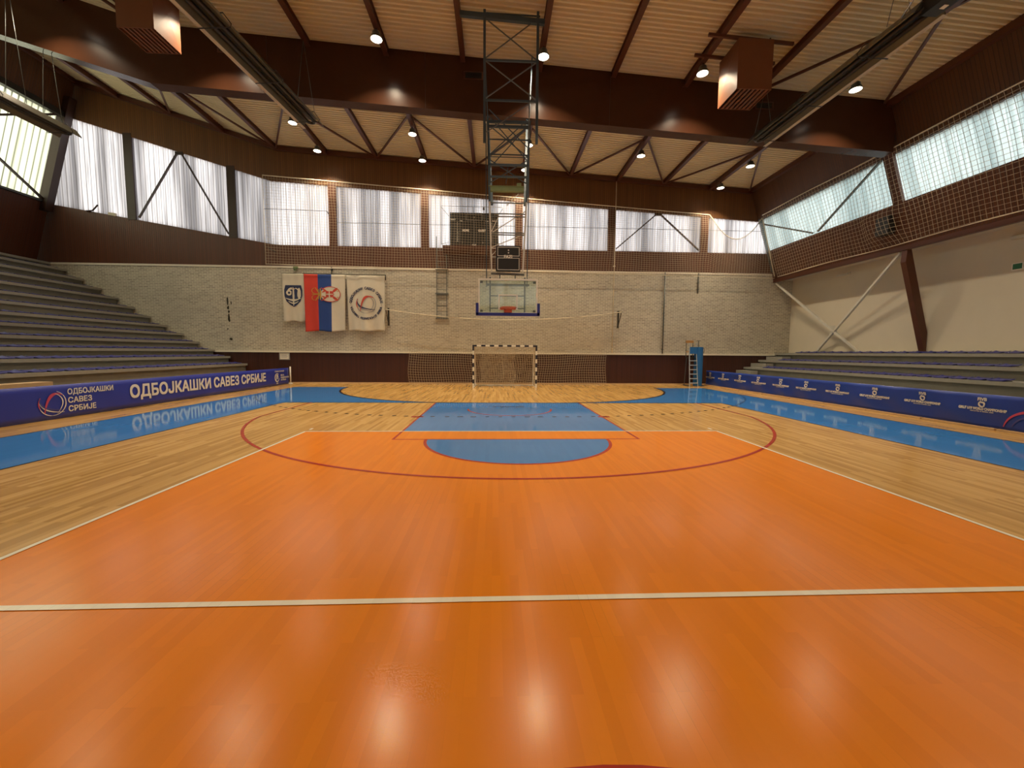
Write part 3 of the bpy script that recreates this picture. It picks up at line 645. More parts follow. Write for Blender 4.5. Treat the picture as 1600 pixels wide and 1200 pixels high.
# ------------------------------------------------------------------ supply-air boxes
def duct(x0, x1, y0, y1, zb, label):
    t = empty('air_outlet_box', ((x0+x1)/2, (y0+y1)/2, zb)); t['label'] = label; t['category'] = 'ventilation box'; t['group'] = 'brown ventilation boxes hanging from the roof'
    hx, hy = (x1-x0)/2, (y1-y0)/2; top = min(zr(x0), zr(x1))-0.3-zb
    mb = MB()
    for (xa, xb, ya, yb) in ((-hx, -hx+0.02, -hy, hy), (hx-0.02, hx, -hy, hy), (-hx+0.02, hx-0.02, -hy, -hy+0.02), (-hx+0.02, hx-0.02, hy-0.02, hy)): mb.box(xa, xb, ya, yb, 0, top)
    # stiffening crease on the side sheets
    for sx2 in (-1, 1):
        mb.add([(sx2*hx, -hy, 0.0), (sx2*hx, hy, 0.0), (sx2*(hx+0.025), 0, top*0.5), (sx2*hx, -hy, top), (sx2*hx, hy, top)], [(0, 1, 2), (1, 4, 2), (4, 3, 2), (3, 0, 2)])
    mb.box(-hx+0.02, hx-0.02, -hy+0.02, hy-0.02, top-0.04, top-0.02)
    mb.build('casing', M['duct'], t)
    for j in range(7):
        xx = -hx+0.06+(2*hx-0.12)*(j+0.5)/7; mb = MB(); mb.bar((xx, -hy+0.02, 0.05), (xx, hy-0.02, 0.05), 0.012, 0.10, upv=(0.5, 0, 1)); mb.bar((xx+0.02, -hy+0.02, 0.01), (xx+0.02, hy-0.02, 0.01), 0.05, 0.012); mb.build('louvre_blade', M['duct'], t)
    mb = MB()
    for yy in (-hy+0.1, hy-0.1): mb.bar((-1.35, yy, top+0.04+0.0623*1.35), (1.15, yy, top+0.04-0.0623*1.15), 0.06, 0.08)
    mb.build('support_rail', M['beam'], t)
    for xx in (-hx+0.05, hx-0.05):
        mb = MB(); mb.bar((xx, -hy+0.1, top), (xx, -hy+0.1, top+0.1), 0.03); mb.bar((xx, hy-0.1, top), (xx, hy-0.1, top+0.1), 0.03); mb.build('hanger', M['steel_dark'], t)
    return t
duct(6.41, 7.43, 12.13, 13.12, 9.28, 'brown ventilation box hanging at the right, lit on its side by a lamp')
duct(-10.52, -9.56, 12.14, 13.08, 10.26, 'brown ventilation box hanging at the upper left before the girder')

# ------------------------------------------------------------------ radiant tube heaters
def heater(x, y0, y1, z, label, burner_near=True, hang=(), yaw=0.0, lip=0):
    t = empty('tube_heater', (x, y1, z)); t['label'] = label; t['category'] = 'heater'; t['group'] = 'long gas radiant heaters hanging under the roof'
    L_ = y1-y0; hw = 0.37
    mb = MB(); pr = [(-hw, -0.10), (-hw+0.07, 0.0), (-0.20, 0.14), (0.20, 0.14), (hw-0.07, 0.0), (hw, -0.10)]; pi_ = [(a*0.97, b-0.012) for a, b in pr]
    n = len(pr); vs = [(a, 0, b) for a, b in pr]+[(a, -L_, b) for a, b in pr]+[(a, 0, b) for a, b in pi_]+[(a, -L_, b) for a, b in pi_]
    mb.add(vs, [(i, i+1, n+i+1, n+i) for i in range(n-1)]+[(2*n+i+1, 2*n+i, 3*n+i, 3*n+i+1) for i in range(n-1)]+[(0, n, 3*n, 2*n), (n-1, 3*n-1, 4*n-1, 2*n-1)])
    mb.build('reflector', M['reflector'], t); t.rotation_euler = (0, 0, yaw)
    if lip:
        mb = MB(); mb.box(min(lip*hw, lip*(hw-0.085)), max(lip*hw, lip*(hw-0.085)), -L_, 0.05, -0.115, -0.105); mb.bar((lip*(hw+0.004), -L_, -0.10), (lip*(hw+0.004), 0.05, -0.10), 0.02, 0.05); mb.build('pale_edge', M['lip'], t)
    mb = MB(); mb.tube([(-0.11, -L_, 0.0), (-0.11, -0.16, 0.0)]+[(0.11*-math.cos(a), -0.16+0.11*math.sin(a), 0.0) for a in [math.pi*i/8 for i in range(1, 8)]]+[(0.11, -0.16, 0.0), (0.11, -L_, 0.0)], 0.05, 10)
    mb.build('burner_tube', M['steel_dark'], t)
    k = int(L_/1.9)
    for i in range(k+1):
        yy = -0.35-i*1.9; mb = MB()
        mb.tube([(-hw-0.04, yy, -0.06), (-hw-0.02, yy, -0.13), (hw+0.02, yy, -0.13), (hw+0.04, yy, -0.06), (0.22, yy, 0.19), (-0.22, yy, 0.19)], 0.012, 5, closed=True); mb.build('strap', M['black'], t)
    for yy in hang:
        zt = zr(x)-0.25-z; mb = MB(); mb.tube([(-0.30, yy-y1, 0.10), (0, yy-y1, zt)], 0.008, 5); mb.tube([(0.30, yy-y1, 0.10), (0, yy-y1, zt)], 0.008, 5); mb.build('hanging_cable', M['steel'], t)
    if burner_near:
        mb = MB(); mb.box(-0.15, 0.20, -L_-0.55, -L_+0.05, -0.13, 0.22); b = mb.build('burner_box', M['black'], t)
        mb = MB(); mb.box(0.02, 0.12, -L_-0.25, -L_-0.15, -0.136, -0.13); part(mb.build('type_plate', M['white'], b), 'small white plate')
        mb = MB(); mb.tube([(-0.22, -L_+0.4, 0.10), (-0.26, -L_+0.1, 0.30), (-0.2, -L_-0.2, 0.55), (-0.1, -L_-0.5, 0.9)], 0.022, 8); mb.build('gas_hose', M['chrome'], t)
    return t
heater(-6.52, 4.5, 14.6, 9.25, 'long tube heater hanging left of the basketball frame', True, (14.15, 9.2), -0.10, -1)
heater(8.48, 8.95, 14.35, 8.98, 'long tube heater with black burner box hanging at the right', True, (14.0, 9.6), 0.03, 1)
heater(-14.9, 5.5, 15.25, 9.0, 'dark tube heater hanging over the left stand', True, (14.7, 13.7, 8.0))

# ------------------------------------------------------------------ stands
LT = [(-12.8, 0.70), (-13.5, 1.05), (-14.36, 1.43), (-15.12, 1.78), (-15.89, 2.17), (-16.67, 2.60), (-17.49, 3.02), (-18.28, 3.47), (-19.04, 3.92), (-19.82, 4.39), (-20.62, 4.86), (-21.44, 5.32), (-22.25, 5.78), (-23.03, 6.12)]
RT = [(12.55, 0.62), (13.39, 1.02), (14.21, 1.41), (15.12, 1.80)]
def stand(name, tiers, sgn, xend, label, ya, yb, yfirst=None):
    t = empty(name, (0, 0, 0)); tag(t, label, 'stand')
    for i, (x, z) in enumerate(tiers):
        xn = tiers[i+1][0] if i+1 < len(tiers) else xend; zp = tiers[i-1][1] if i else 0
        y0, y1 = (ya, yb)
        if i == 0 and yfirst: y0, y1 = yfirst
        mb = MB(); mb.box(min(x+sgn*0.10, xn+sgn*0.10), max(x+sgn*0.10, xn+sgn*0.10) if i+1 < len(tiers) else max(x+sgn*0.1, xend), y0, y1, zp-0.12 if i else 0, z-0.11) if sgn > 0 else mb.box(xn-(0.10 if i+1 < len(tiers) else 0), x-0.10, y0, y1, zp-0.12 if i else 0, z-0.11)
        o = mb.build('tier', M['concrete'], t)
        mb = MB(); xo = xn+(sgn*0.10 if i+1 < len(tiers) else 0); mb.box(min(x, xo), max(x, xo), y0, y1, z-0.11, z); mb.build('slab', M['concrete_lip'], o)
    return t
stL = stand('grandstand', LT, -1, XL+0.02, 'tall grey concrete stand with many rows on the left', -W+0.08, W-0.04, (-8, 11.6))
stR = stand('grandstand', RT, 1, XR-0.02, 'low grey concrete stand with three seat rows on the right', -W+0.08, W-0.04)
mb = MB()
for x0, x1, z in ((12.0, 12.55, 0.34), (12.98, 13.38, 0.84), (13.80, 14.20, 1.23), (14.66, 15.11, 1.60)): mb.box(x0, x1, 20.9, W-0.03, 0 if x0 < 12.5 else z-0.35, z)
mb.build('aisle_step', M['concrete_lip'], stR)

# seats
mb = MB(); nx, ny = 7, 8; sw, sd = 0.43, 0.36
def seat_z(u, v):   # u across 0..1, v front->back
    e = (2*u-1)**4*0.020; f = -0.018*max(0, (0.18-v)/0.18)**2; bk_ = 0.030*max(0, (v-0.72)/0.28)**1.5; d_ = -0.018*math.sin(math.pi*min(1, v/0.8))
    return 0.042+e*(0.4+v)+f+bk_+d_*0.6
top = [[(sd*j/(ny-1), sw*(i/(nx-1)-0.5)*(1-0.10*((2*j/(ny-1)-1)**6)), seat_z(i/(nx-1), j/(ny-1))) for i in range(nx)] for j in range(ny)]
vs = [p for r in top for p in r]+[(x*0.96+0.008, y*0.96, max(0.006, z-0.020)) for r in top for x, y, z in r]; K = nx*ny; fs = []
for j in range(ny-1):
    for i in range(nx-1): a = j*nx+i; fs += [(a, a+1, a+nx+1, a+nx), (K+a, K+a+nx, K+a+nx+1, K+a+1)]
bd = [i for i in range(nx)]+[j*nx+nx-1 for j in range(1, ny)]+[(ny-1)*nx+i for i in range(nx-2, -1, -1)]+[j*nx for j in range(ny-2, 0, -1)]
for a, b in zip(bd, bd[1:]+bd[:1]): fs.append((a, K+a, K+b, b))
mb.add(vs, fs, 0, True); shell_me = mb
seatE = empty('stadium_seat', (0, 0, 0))
shell_me.build('seat_shell', M['seat'], seatE)
mb = MB(); mb.box(0.05, 0.30, -0.16, -0.12, 0.0, 0.014); mb.box(0.05, 0.30, 0.12, 0.16, 0.0, 0.014); mb.box(0.16, 0.20, -0.12, 0.12, 0.0, 0.010); mb.build('seat_bracket', M['black'], seatE)
mb = MB(); mb.lathe([(0.013, 0.0), (0.013, 0.006), (0.008, 0.011), (0.0, 0.012)], (0.10, 0.17, seat_z(0.9, 0.28)-0.004), 10); part(mb.build('bolt', M['chrome'], seatE), 'shiny bolt head')
nseat = 0; PT = 0.48
rows = []
for r, (x, z) in enumerate(RT[1:]): rows.append(('right', r, x, z, 1))
for r, (x, z) in enumerate(LT[1:13]): rows.append(('left', r, x, z, -1))
for side, r, x, z, sg in rows:
    ymin = abs(x-CX)/ (1.30 if sg > 0 else 1.24) + 0.31 - 0.5
    y = (20.5 if sg > 0 else 21.6); k = 0
    while y > ymin:
        k += 1; rn = {'right': ['lowest', 'middle', 'top'], 'left': ['lowest']+[ORD[i]+'-lowest' for i in range(2, 12)]+['topmost']}[side][r]
        lab = 'blue seat %s from the far wall in the %s row of the %s stand' % (ORD[k], rn, side)
        loc = (x+sg*0.06, y, z+0.001)
        if nseat == 0: seatE.location = loc; tag(seatE, lab, 'seat', 'blue plastic seats on the stands'); q = seatE
        else: q = dup(seatE, loc, lab)
        q.rotation_euler = (0, 0, 0 if sg > 0 else math.pi); nseat += 1; y -= PT
print('seats', nseat)

# ------------------------------------------------------------------ banners
def bez(cx, cz, r, a, b, c, n=26):
    return [(cx+r*((1-t)**2*a[0]+2*t*(1-t)*b[0]+t*t*c[0]), cz+r*((1-t)**2*a[1]+2*t*(1-t)*b[1]+t*t*c[1])) for t in [i/n for i in range(n+1)]]
def ball_logo(mb, fn, cx, cz, r, red, blue, white):
    """three interlaced strokes forming a ball"""
    swoosh(mb, fn, arc(cx, cz, r, 70, -100, 26), r*0.03, r*0.09, r*0.02, white)
    swoosh(mb, fn, bez(cx, cz, r, (0.20, 0.78), (1.28, 0.25), (0.30, -0.88)), r*0.02, r*0.10, r*0.02, white)
    swoosh(mb, fn, arc(cx, cz, r, 190, 262, 18), r*0.03, r*0.08, r*0.04, white)
    swoosh(mb, fn, bez(cx, cz, r, (-0.92, 0.52), (-1.15, -0.55), (0.92, -0.62)), r*0.04, r*0.17, r*0.05, blue)
    swoosh(mb, fn, bez(cx, cz, r, (-0.98, 0.15), (-0.75, -0.75), (0.85, -0.80)), r*0.03, r*0.09, r*0.03, white)
    swoosh(mb, lambda a, b: tuple(Vector(fn(a, b))), arc(cx, cz, r, 150, 215, 18), r*0.04, r*0.10, r*0.03, red)
    swoosh(mb, fn, bez(cx, cz, r, (-0.62, -0.78), (-0.28, 1.25), (0.80, 0.60)), r*0.07, r*0.26, r*0.05, red)
def sheet(yA, yB, ht, xf, n=160, nz=6, thick=0.012):
    mb = MB(); vs = []
    for j in range(nz+1):
        for i in range(n+1):
            y = yA+(yB-yA)*i/n; z = ht*j/nz; vs.append((xf(y, z), y, z+0.015))
    mb.add(vs, [(j*(n+1)+i, j*(n+1)+i+1, (j+1)*(n+1)+i+1, (j+1)*(n+1)+i) for j in range(nz) for i in range(n)], 0, True)
    return mb
# left banner
xfL = lambda y, z: -11.2+0.006*math.sin(y*1.7+z*2)
t = empty('advertising_banner', (-11.2, 12, 0)); tag(t, 'royal blue banner with white Cyrillic lettering standing before the left stand', 'banner')
mb = sheet(2.0, 21.75, 0.83, xfL); mb.v = [(v[0]+11.2, v[1]-12, v[2]) for v in mb.v]; o = mb.build('banner_sheet', M['banner_l'], t)
sd_ = o.modifiers.new('thick', 'SOLIDIFY'); sd_.thickness = 0.01; sd_.offset = 0
mb = MB(); wpL = lambda q: Vector((xfL(q.y, q.z)+0.020+11.2, q.y-12, q.z))
fnL = lambda a, b: (xfL(a, b)+0.020+11.2, a-12, b)
text(mb, 'ОДБОЈКАШКИ САВЕЗ СРБИЈЕ', 0.50, (0, 16.10, 0.46), (0,1,0), bold=0.016, width=7.05, warp=wpL)
part(mb.build('lettering', M['white'], t), 'large white Cyrillic lettering')
mb = MB()
for k, (s_, wd) in enumerate((('ОДБОЈКАШКИ', 1.22), ('САВЕЗ', 0.60), ('СРБИЈЕ', 0.70))): text(mb, s_, 0.19, (0, 10.84+wd/2, 0.65-k*0.215), (0,1,0), bold=0.005, width=wd, warp=wpL)
part(mb.build('lettering', M['white'], t), 'small white three-line lettering beside the ball logo')
mb = MB(); ball_logo(mb, fnL, 10.49, 0.41, 0.30, 0, 1, 2); part(mb.build('ball_logo', [M['pinkred'], M['logo_blue'], M['white']], t), 'red, white and blue ball logo')
mb = MB(); text(mb, 'ГЛАВНИ СПОНЗОР', 0.10, (0, 20.85, 0.70), (0,1,0), bold=0.003, width=0.85, warp=wpL)
for k, s_ in enumerate(('МОЈА', 'НАЦИОНАЛНА', 'ЛУТРИЈА')): text(mb, s_, 0.11, (0, 20.95, 0.50-k*0.12), (0,1,0), bold=0.005, align='LEFT', warp=wpL)
swoosh(mb, fnL, arc(20.62, 0.40, 0.19, 60, 350, 24), 0.03, 0.07, 0.03, 0); swoosh(mb, fnL, arc(20.62, 0.42, 0.09, 200, -90, 24), 0.02, 0.06, 0.03, 0); swoosh(mb, fnL, [(20.47, 0.25), (20.62, 0.42), (20.74, 0.60)], 0.02, 0.06, 0.02, 0)
text(mb, '2023', 0.09, (0, 20.62, 0.12), (0,1,0), bold=0.003, warp=wpL)
part(mb.build('sponsor_logo', M['white'], t), 'small white sponsor mark')
mb = MB()
for y in range(3, 22, 3): mb.box(-0.06, -0.02, y-12.0, y-11.96, 0, 0.80); mb.box(-0.30, -0.02, y-12.0, y-11.96, 0, 0.03)
mb.build('support_leg', M['steel'], t)
mb = MB(); mb.tube([(-11.15, 21.85, 0.0), (-11.15, 21.85, 0.90)], 0.035, 12); mb.lathe([(0.10, 0), (0.10, 0.02), (0.04, 0.04)], (-11.15, 21.85, 0), 16)
tag(mb.build('end_post', M['white']), 'short white post at the far end of the left banner', 'post')
# right banner
def xfR(y, z): return 11.2+0.035*math.sin(y*2.3+z*3.1)*(z/0.8)*(1-z/0.8)*2+0.012*math.sin(y*5.1-z*7)
t = empty('advertising_banner', (11.2, 12, 0)); tag(t, 'navy banner with repeated white ball emblems standing before the right stand', 'banner')
mb = sheet(2.0, 22.0, 0.80, xfR, 260, 8); mb.v = [(v[0]-11.2, v[1]-12, v[2]) for v in mb.v]; o = mb.build('banner_sheet', M['banner_r'], t)
sd_ = o.modifiers.new('thick', 'SOLIDIFY'); sd_.thickness = 0.01; sd_.offset = 0
wpR = lambda q: Vector((xfR(q.y, q.z)-0.024-11.2, q.y-12, q.z)); fnR = lambda yc: (lambda a, b: (xfR(yc-a, b)-0.024-11.2, yc-a-12, b))
for k in range(11):
    yc = 20.28-(k-1)*1.365
    if k == 0: yc = 21.55
    mb = MB(); text(mb, 'FIVB', 0.105, (0, yc, 0.685), (0,-1,0), bold=0.004, width=0.19, warp=wpR)
    f = fnR(yc); swoosh(mb, f, arc(0, 0.575, 0.062, 100, 330, 18), 0.02, 0.045, 0.02, 0); swoosh(mb, f, arc(0.01, 0.575, 0.04, -60, 150, 18), 0.02, 0.045, 0.02, 0)
    text(mb, "GIRLS' U19 WORLD CHAMPIONSHIP", 0.085, (0, yc, 0.455), (0,-1,0), bold=0.0045, width=0.95, warp=wpR)
    text(mb, 'CROATIA & SERBIA 2023', 0.035, (0, yc, 0.395), (0,-1,0), bold=0.001, width=0.46, warp=wpR)
    mb.build('emblem', M['white'], t)
mb = MB(); f = fnR(8.45); swoosh(mb, f, [p for p in arc(0, 0.0, 0.50, 168, 12, 30)], 0.02, 0.07, 0.02, 0); swoosh(mb, f, arc(0.04, 0.0, 0.40, 160, 30, 30), 0.02, 0.05, 0.02, 1)
part(mb.build('ball_logo', [M['pinkred'], M['logo_blue']], t), 'top of a red and blue round logo')
mb = MB()
for y in range(3, 22, 3): mb.box(0.08, 0.12, y-12.0, y-11.96, 0, 0.78); mb.box(0.08, 0.36, y-12.0, y-11.96, 0, 0.03)
mb.build('support_leg', M['steel'], t)
for k in range(9):
    y1_ = 21.9-k*1.62; mb = MB(); mb.box(11.03, 11.10, y1_-1.58, y1_, 0.0, 0.055)
    tag(mb.build('ballast_board', M['woodbench']), 'pale wooden board along the foot of the right banner, %s from the far end' % ORD[k+1], 'board', 'boards at the foot of the right banner')

# ------------------------------------------------------------------ handball goal
t = empty('handball_goal', (0.04, 20.0, 0)); tag(t, 'black and white striped handball goal with net against the far wall', 'goal')
def striped(mb, a, b, dark_first=True, n=10):
    a = Vector(a); b = Vector(b)
    for i in range(n):
        p, q = a+(b-a)*i/n, a+(b-a)*(i+1)/n
        mb.bar(p, q, 0.08, 0.08, (i+(0 if dark_first else 1)) % 2)
for sx2 in (-1, 1):
    mb = MB(); striped(mb, (sx2*1.54, 0, 2.0), (sx2*1.54, 0, 0.0), True, 10); mb.build('goal_post', [M['goal_black'], M['white']], t)
mb = MB(); striped(mb, (-1.58, 0, 2.04), (1.58, 0, 2.04), True, 15); mb.build('crossbar', [M['goal_black'], M['white']], t)
for sx2 in (-1, 1):
    mb = MB(); mb.tube([(sx2*1.54, 0.04, 2.0), (sx2*1.52, 0.75, 1.85), (sx2*1.50, 1.0, 1.6), (sx2*1.48, 1.05, 0.03), (sx2*1.50, 0.05, 0.03)], 0.02, 8); mb.build('net_support', M['white'], t)
mb = MB(); mb.tube([(-1.48, 1.05, 0.03), (1.48, 1.05, 0.03)], 0.03, 8); mb.build('ground_bar', M['white'], t)
nz, nxx = 22, 30
P = []
for i in range(nxx+1):
    x = -1.5+3.0*i/nxx; col = []
    for j in range(nz+1):
        v = j/nz; z = 2.0*(1-v)+0.03; yv_ = 0.95*min(1, v*2.2+0.08)+0.05*math.sin(i*0.7+j*0.4)+0.06*math.sin(i*0.23)
        col.append((x+0.03*math.sin(j*0.6+i*0.9), yv_, z+0.015*math.sin(i*1.3)))
    P.append(col)
net('goal_net', P, 0.007, M['net_grey'], t)
for sx2 in (-1, 1):
    P = [[(sx2*1.51+0.03*math.sin(j*0.8+i), 0.05+0.95*i/9*(0.25+0.75*min(1, j/8)), 2.0*(1-j/20)+0.03) for j in range(21)] for i in range(10)]
    net('side_net', P, 0.006, M['net_grey'], t)
P = []
for i in range(26):
    P.append([(-1.2+1.7*i/25+0.05*math.sin(j*0.5), 0.55+0.08*math.sin(i*0.5+j*0.2), 1.95*(1-j/22)+0.03) for j in range(23)])
net('catch_net', P, 0.006, M['net_grey'], t)
# ball-stop net behind the goal hung from a sagging rope
sx0, sx1 = -6.1, 6.25
def rope_z(x): u = (x-(sx0+sx1)/2)/((sx1-sx0)/2); return 3.42+0.48*u*u
t = empty('ball_stop_net', (0, 21.55, 0)); tag(t, 'wide ball stop net hanging behind the handball goal', 'net')
P = []
for i in range(int(10.5/0.125)+1):
    x = -5.0+0.125*i; n_ = 28; zt = rope_z(x)-0.02
    P.append([(x+(0.10*(j/n_) if x < 0 else -0.03*(j/n_))+0.05*math.sin(j*0.35+x*0.7), 0.05*math.sin(x*1.3)*(j/n_)+0.03*math.sin(x*3+j*0.3), zt*(1-j/n_)+0.015+0.02*math.sin(x*1.9)) for j in range(n_+1)])
net('net_mesh', P, 0.0065, M['net_grey'], t)
mb = MB(); mb.tube([(x, 0, rope_z(x)) for x in [sx0+(sx1-sx0)*i/40 for i in range(41)]], 0.02, 6); part(mb.build('top_rope', M['cream_rope'], t), 'sagging cream rope')
for xx in (sx0, sx1):
    mb = MB(); zb = rope_z(xx); mb.bar((xx-0.05, W-0.02, zb+0.08), (xx, 21.5, zb), 0.03); mb.bar((xx, W-0.02, zb-0.75), (xx, 21.65, zb-0.05), 0.03); mb.box(xx-0.04, xx+0.04, W-0.04, W-0.005, zb-0.80, zb+0.12)
    tag(mb.build('net_bracket', M['steel_dark']), 'dark steel bracket holding the %s end of the sagging rope' % ('left' if xx < 0 else 'right'), 'bracket', 'rope brackets on the brick wall')

# ------------------------------------------------------------------ tall protective nets
t = empty('protective_net', (0, 21.7, 6.1)); tag(t, 'tall protective net hanging in front of the far wall windows', 'net')
def ztop(x):
    z = 10.27-0.063*(x+9)
    if x > 10.95: u = (x-10.95)/(13.75-10.95); z = 9.02-1.25*math.sin(math.pi*min(1, u))**0.8+0.05*u
    return z
xa, xb = -12.1, 14.55; nc = int((xb-xa)/0.14); nr = 31
P = []
for i in range(nc+1):
    x = xa+(xb-xa)*i/nc; zt = ztop(min(x, 13.7)); zb = 6.12-0.012*(x-xa)+0.02*math.sin(x*1.3); col = []
    bul = 0.22*math.exp(-((x+1.55)/1.9)**4)
    for j in range(nr+1):
        v = j/nr; z = zt+(zb-zt)*v; xx = min(x, xr(z)-0.15) + 0.03*math.sin(z*2+x)
        col.append((xx, -0.0-bul*math.exp(-((z-8.2)/1.3)**4)+0.03*math.sin(x*2.1+z*1.7), z-6.1))
    P.append(col)
net('net_mesh', P, 0.0055, M['net_grey'], t)
mb = MB(); mb.tube([(x, 0, ztop(x)-6.1+0.01) for x in [xa+(13.7-xa)*i/90 for i in range(91)]], 0.022, 6); part(mb.build('top_rope', M['cream_rope'], t), 'thick cream top rope')
mb = MB(); mb.tube([(xa, 0, ztop(xa)-6.1), (xa, 0, 0)], 0.012, 6); mb.build('side_rope', M['cream_rope'], t)
mb = MB(); mb.tube([(13.7, 0, ztop(13.7)-6.1), (14.55, 0, -0.2)], 0.03, 6); mb.build('side_rope', M['cream_rope'], t)
mb = MB(); mb.tube([(x, 0.0, 0.02-0.012*(x-xa)) for x in [xa+(xb-xa)*i/40 for i in range(41)]], 0.014, 6); mb.build('bottom_rope', M['cream_rope'], t)
mb = MB(); mb.tube([(xa, 0.02, 2.75), (-9.0, 0.02, 2.7)], 0.012, 6); mb.tube([(xa+0.05, 0.02, 0.9), (xa+0.3, 0.4, 0.7)], 0.02, 6); mb.tube([(-9.0, 0.02, 2.7), (-9.0, 0.4, 2.6)], 0.02, 6); mb.build('spreader_bar', M['steel_dark'], t)
t = empty('protective_net', (14, 12, 6)); tag(t, 'tall protective net hanging along the right wall windows', 'net')
P = []; ya, yb = 8.0, 21.6
n_ = int((yb-ya)/0.15); nr = 22
for i in range(n_+1):
    y = ya+(yb-ya)*i/n_; P.append([(xr(z)-0.16-0.30*math.exp(-((y-15.5)/0.7)**4-((z-6.65)/0.6)**4)+0.03*math.sin(y*1.7+z*1.1)-14, y-12+0.04*math.sin(z*1.5+y), z-6) for z in [9.06-(9.06-5.9-0.03*math.sin(y*1.1))*j/nr for j in range(nr+1)]])
net('net_mesh', P, 0.0065, M['net_grey'], t)
for z, rr in ((9.06, 0.02), (5.88, 0.014)):
    mb = MB(); mb.tube([(xr(z)-0.16-14, y-12, z-6+0.02*math.sin(y*1.1)) for y in [ya+(yb-ya)*i/40 for i in range(41)]], rr, 6); mb.build('edge_rope', M['cream_rope'], t)
mb = MB(); mb.bar((xr(6.6)-0.16, 15.75, 6.62), (xr(6.6)-0.16, 15.22, 6.62), 0.26, 0.66)
tag(mb.build('loudspeaker', M['black']), 'black loudspeaker on the slatted band behind the right net', 'loudspeaker')

# ------------------------------------------------------------------ scoreboard
t = empty('scoreboard', (-1.55, 21.95, 7.23)); tag(t, 'large black electronic scoreboard reading HOME and GUEST on the far wall', 'scoreboard')
mb = MB(); mb.box(-1.26, 1.26, 0.0, 0.14, 0.0, 1.72); mb.build('case', M['black'], t)
mb = MB(); mb.box(-1.24, 1.24, -0.006, -0.001, 0.02, 1.70); mb.build('face', M['display'], t)
mb = MB(); yt = -0.010
def tx(s_, size, x, z, **k): text(mb, s_, size, (x, yt, z), (1,0,0), **k)
tx('HOME', 0.15, -0.45, 0.82, bold=0.010, width=0.36); tx('GUEST', 0.15, 0.40, 0.82, bold=0.010, width=0.40); tx('FAZI', 0.11, 0.0, 0.08, bold=0.004)
tx('FAULT', 0.09, -1.10, 1.36, bold=0.003, width=0.26); tx('T.O.', 0.08, -0.68, 1.30, bold=0.003); tx('PERIOD', 0.08, 0.66, 1.30, bold=0.003, width=0.14); tx('FAULT', 0.09, 1.06, 1.32, bold=0.003, width=0.26)
for k in range(12): tx(str(k+4), 0.07, -0.88, 1.20-k*0.085, bold=0.003); tx(str(k+4), 0.07, 0.88, 1.20-k*0.085, bold=0.003)
tx(':', 0.16, 0.0, 1.50, bold=0.006); tx(':', 0.14, -0.62, 0.22, bold=0.005); tx(':', 0.14, 0.45, 0.22, bold=0.005)
mb.build('lettering', M['white'], t)
mb = MB(); fr_ = lambda x0, x1, z0, z1, w_: [mb.box(a, b, -0.012, -0.006, c, d) for a, b, c, d in ((x0, x1, z0, z0+w_), (x0, x1, z1-w_, z1), (x0, x0+w_, z0, z1), (x1-w_, x1, z0, z1))]
fr_(-0.42, 0.42, 1.34, 1.66, 0.018); mb.box(-0.006, 0.006, -0.012, -0.006, 0.16, 1.34); mb.build('outline', M['grey_ink'], t)
mb = MB()
for x in (-1.0, -0.78, 1.0, 1.18):
    for k in range(12): mb.box(x-0.09, x+0.09, -0.010, -0.006, 1.165-k*0.085, 1.17-k*0.085)
mb.build('table_rule', M['grey_ink'], t)
mb = MB(); mb.prism([(-3.15, 21.62, 7.20), (-3.15, W, 7.20), (-3.15, W, 6.85), (-3.15, 22.02, 6.85), (-3.15, 21.62, 7.03)], (3.10, 0, 0)); tag(mb.build('shelf', M['shelf']), 'brown shelf carrying the scoreboard', 'shelf')
t = empty('guard_frame', (-1.6, 21.62, 7.2)); tag(t, 'thin steel guard frame around the scoreboard', 'frame')
mb = MB(); q = [(-1.62, 0, 0.02), (-1.62, 0, 1.95), (1.55, 0, 1.95), (1.55, 0, 0.02)]; mb.tube(q, 0.014, 6)
for x in (-1.62, 1.55):
    for z in (0.05, 1.9): mb.tube([(x, 0, z), (x*0.8, 0.56, z+(0.25 if z < 1 else -0.25))], 0.012, 6)
mb.tube([(0, 0, 1.95), (0, 0.3, 1.72)], 0.012, 6); mb.build('guard_rod', M['steel'], t)
mb = MB(); mb.lathe([(0, 0), (0.05, 0), (0.05, 0.11), (0, 0.11)], (0.55, 0, 1.80), 12); mb.build('bell', M['black'], t)

# ------------------------------------------------------------------ steel wall ladder
t = empty('wall_ladder', (-3.27, W-0.12, 3.45)); tag(t, 'narrow steel ladder fixed to the brick below the scoreboard', 'ladder')
for x in (-0.26, 0.26):
    mb = MB(); mb.bar((x, 0, 0), (x, 0, 4.3 if x < 0 else 3.9), 0.035); mb.build('rail', M['steel'], t)
for k in range(13):
    mb = MB(); mb.tube([(-0.26, 0, 0.12+k*0.29), (0.26, 0, 0.12+k*0.29)], 0.013, 6); mb.build('rung', M['steel'], t)
for z in (0.02, 1.32, 2.60):
    mb = MB(); mb.box(-0.34, 0.34, -0.02, 0.12, z, z+0.06); mb.build('wall_clamp', M['steel'], t)

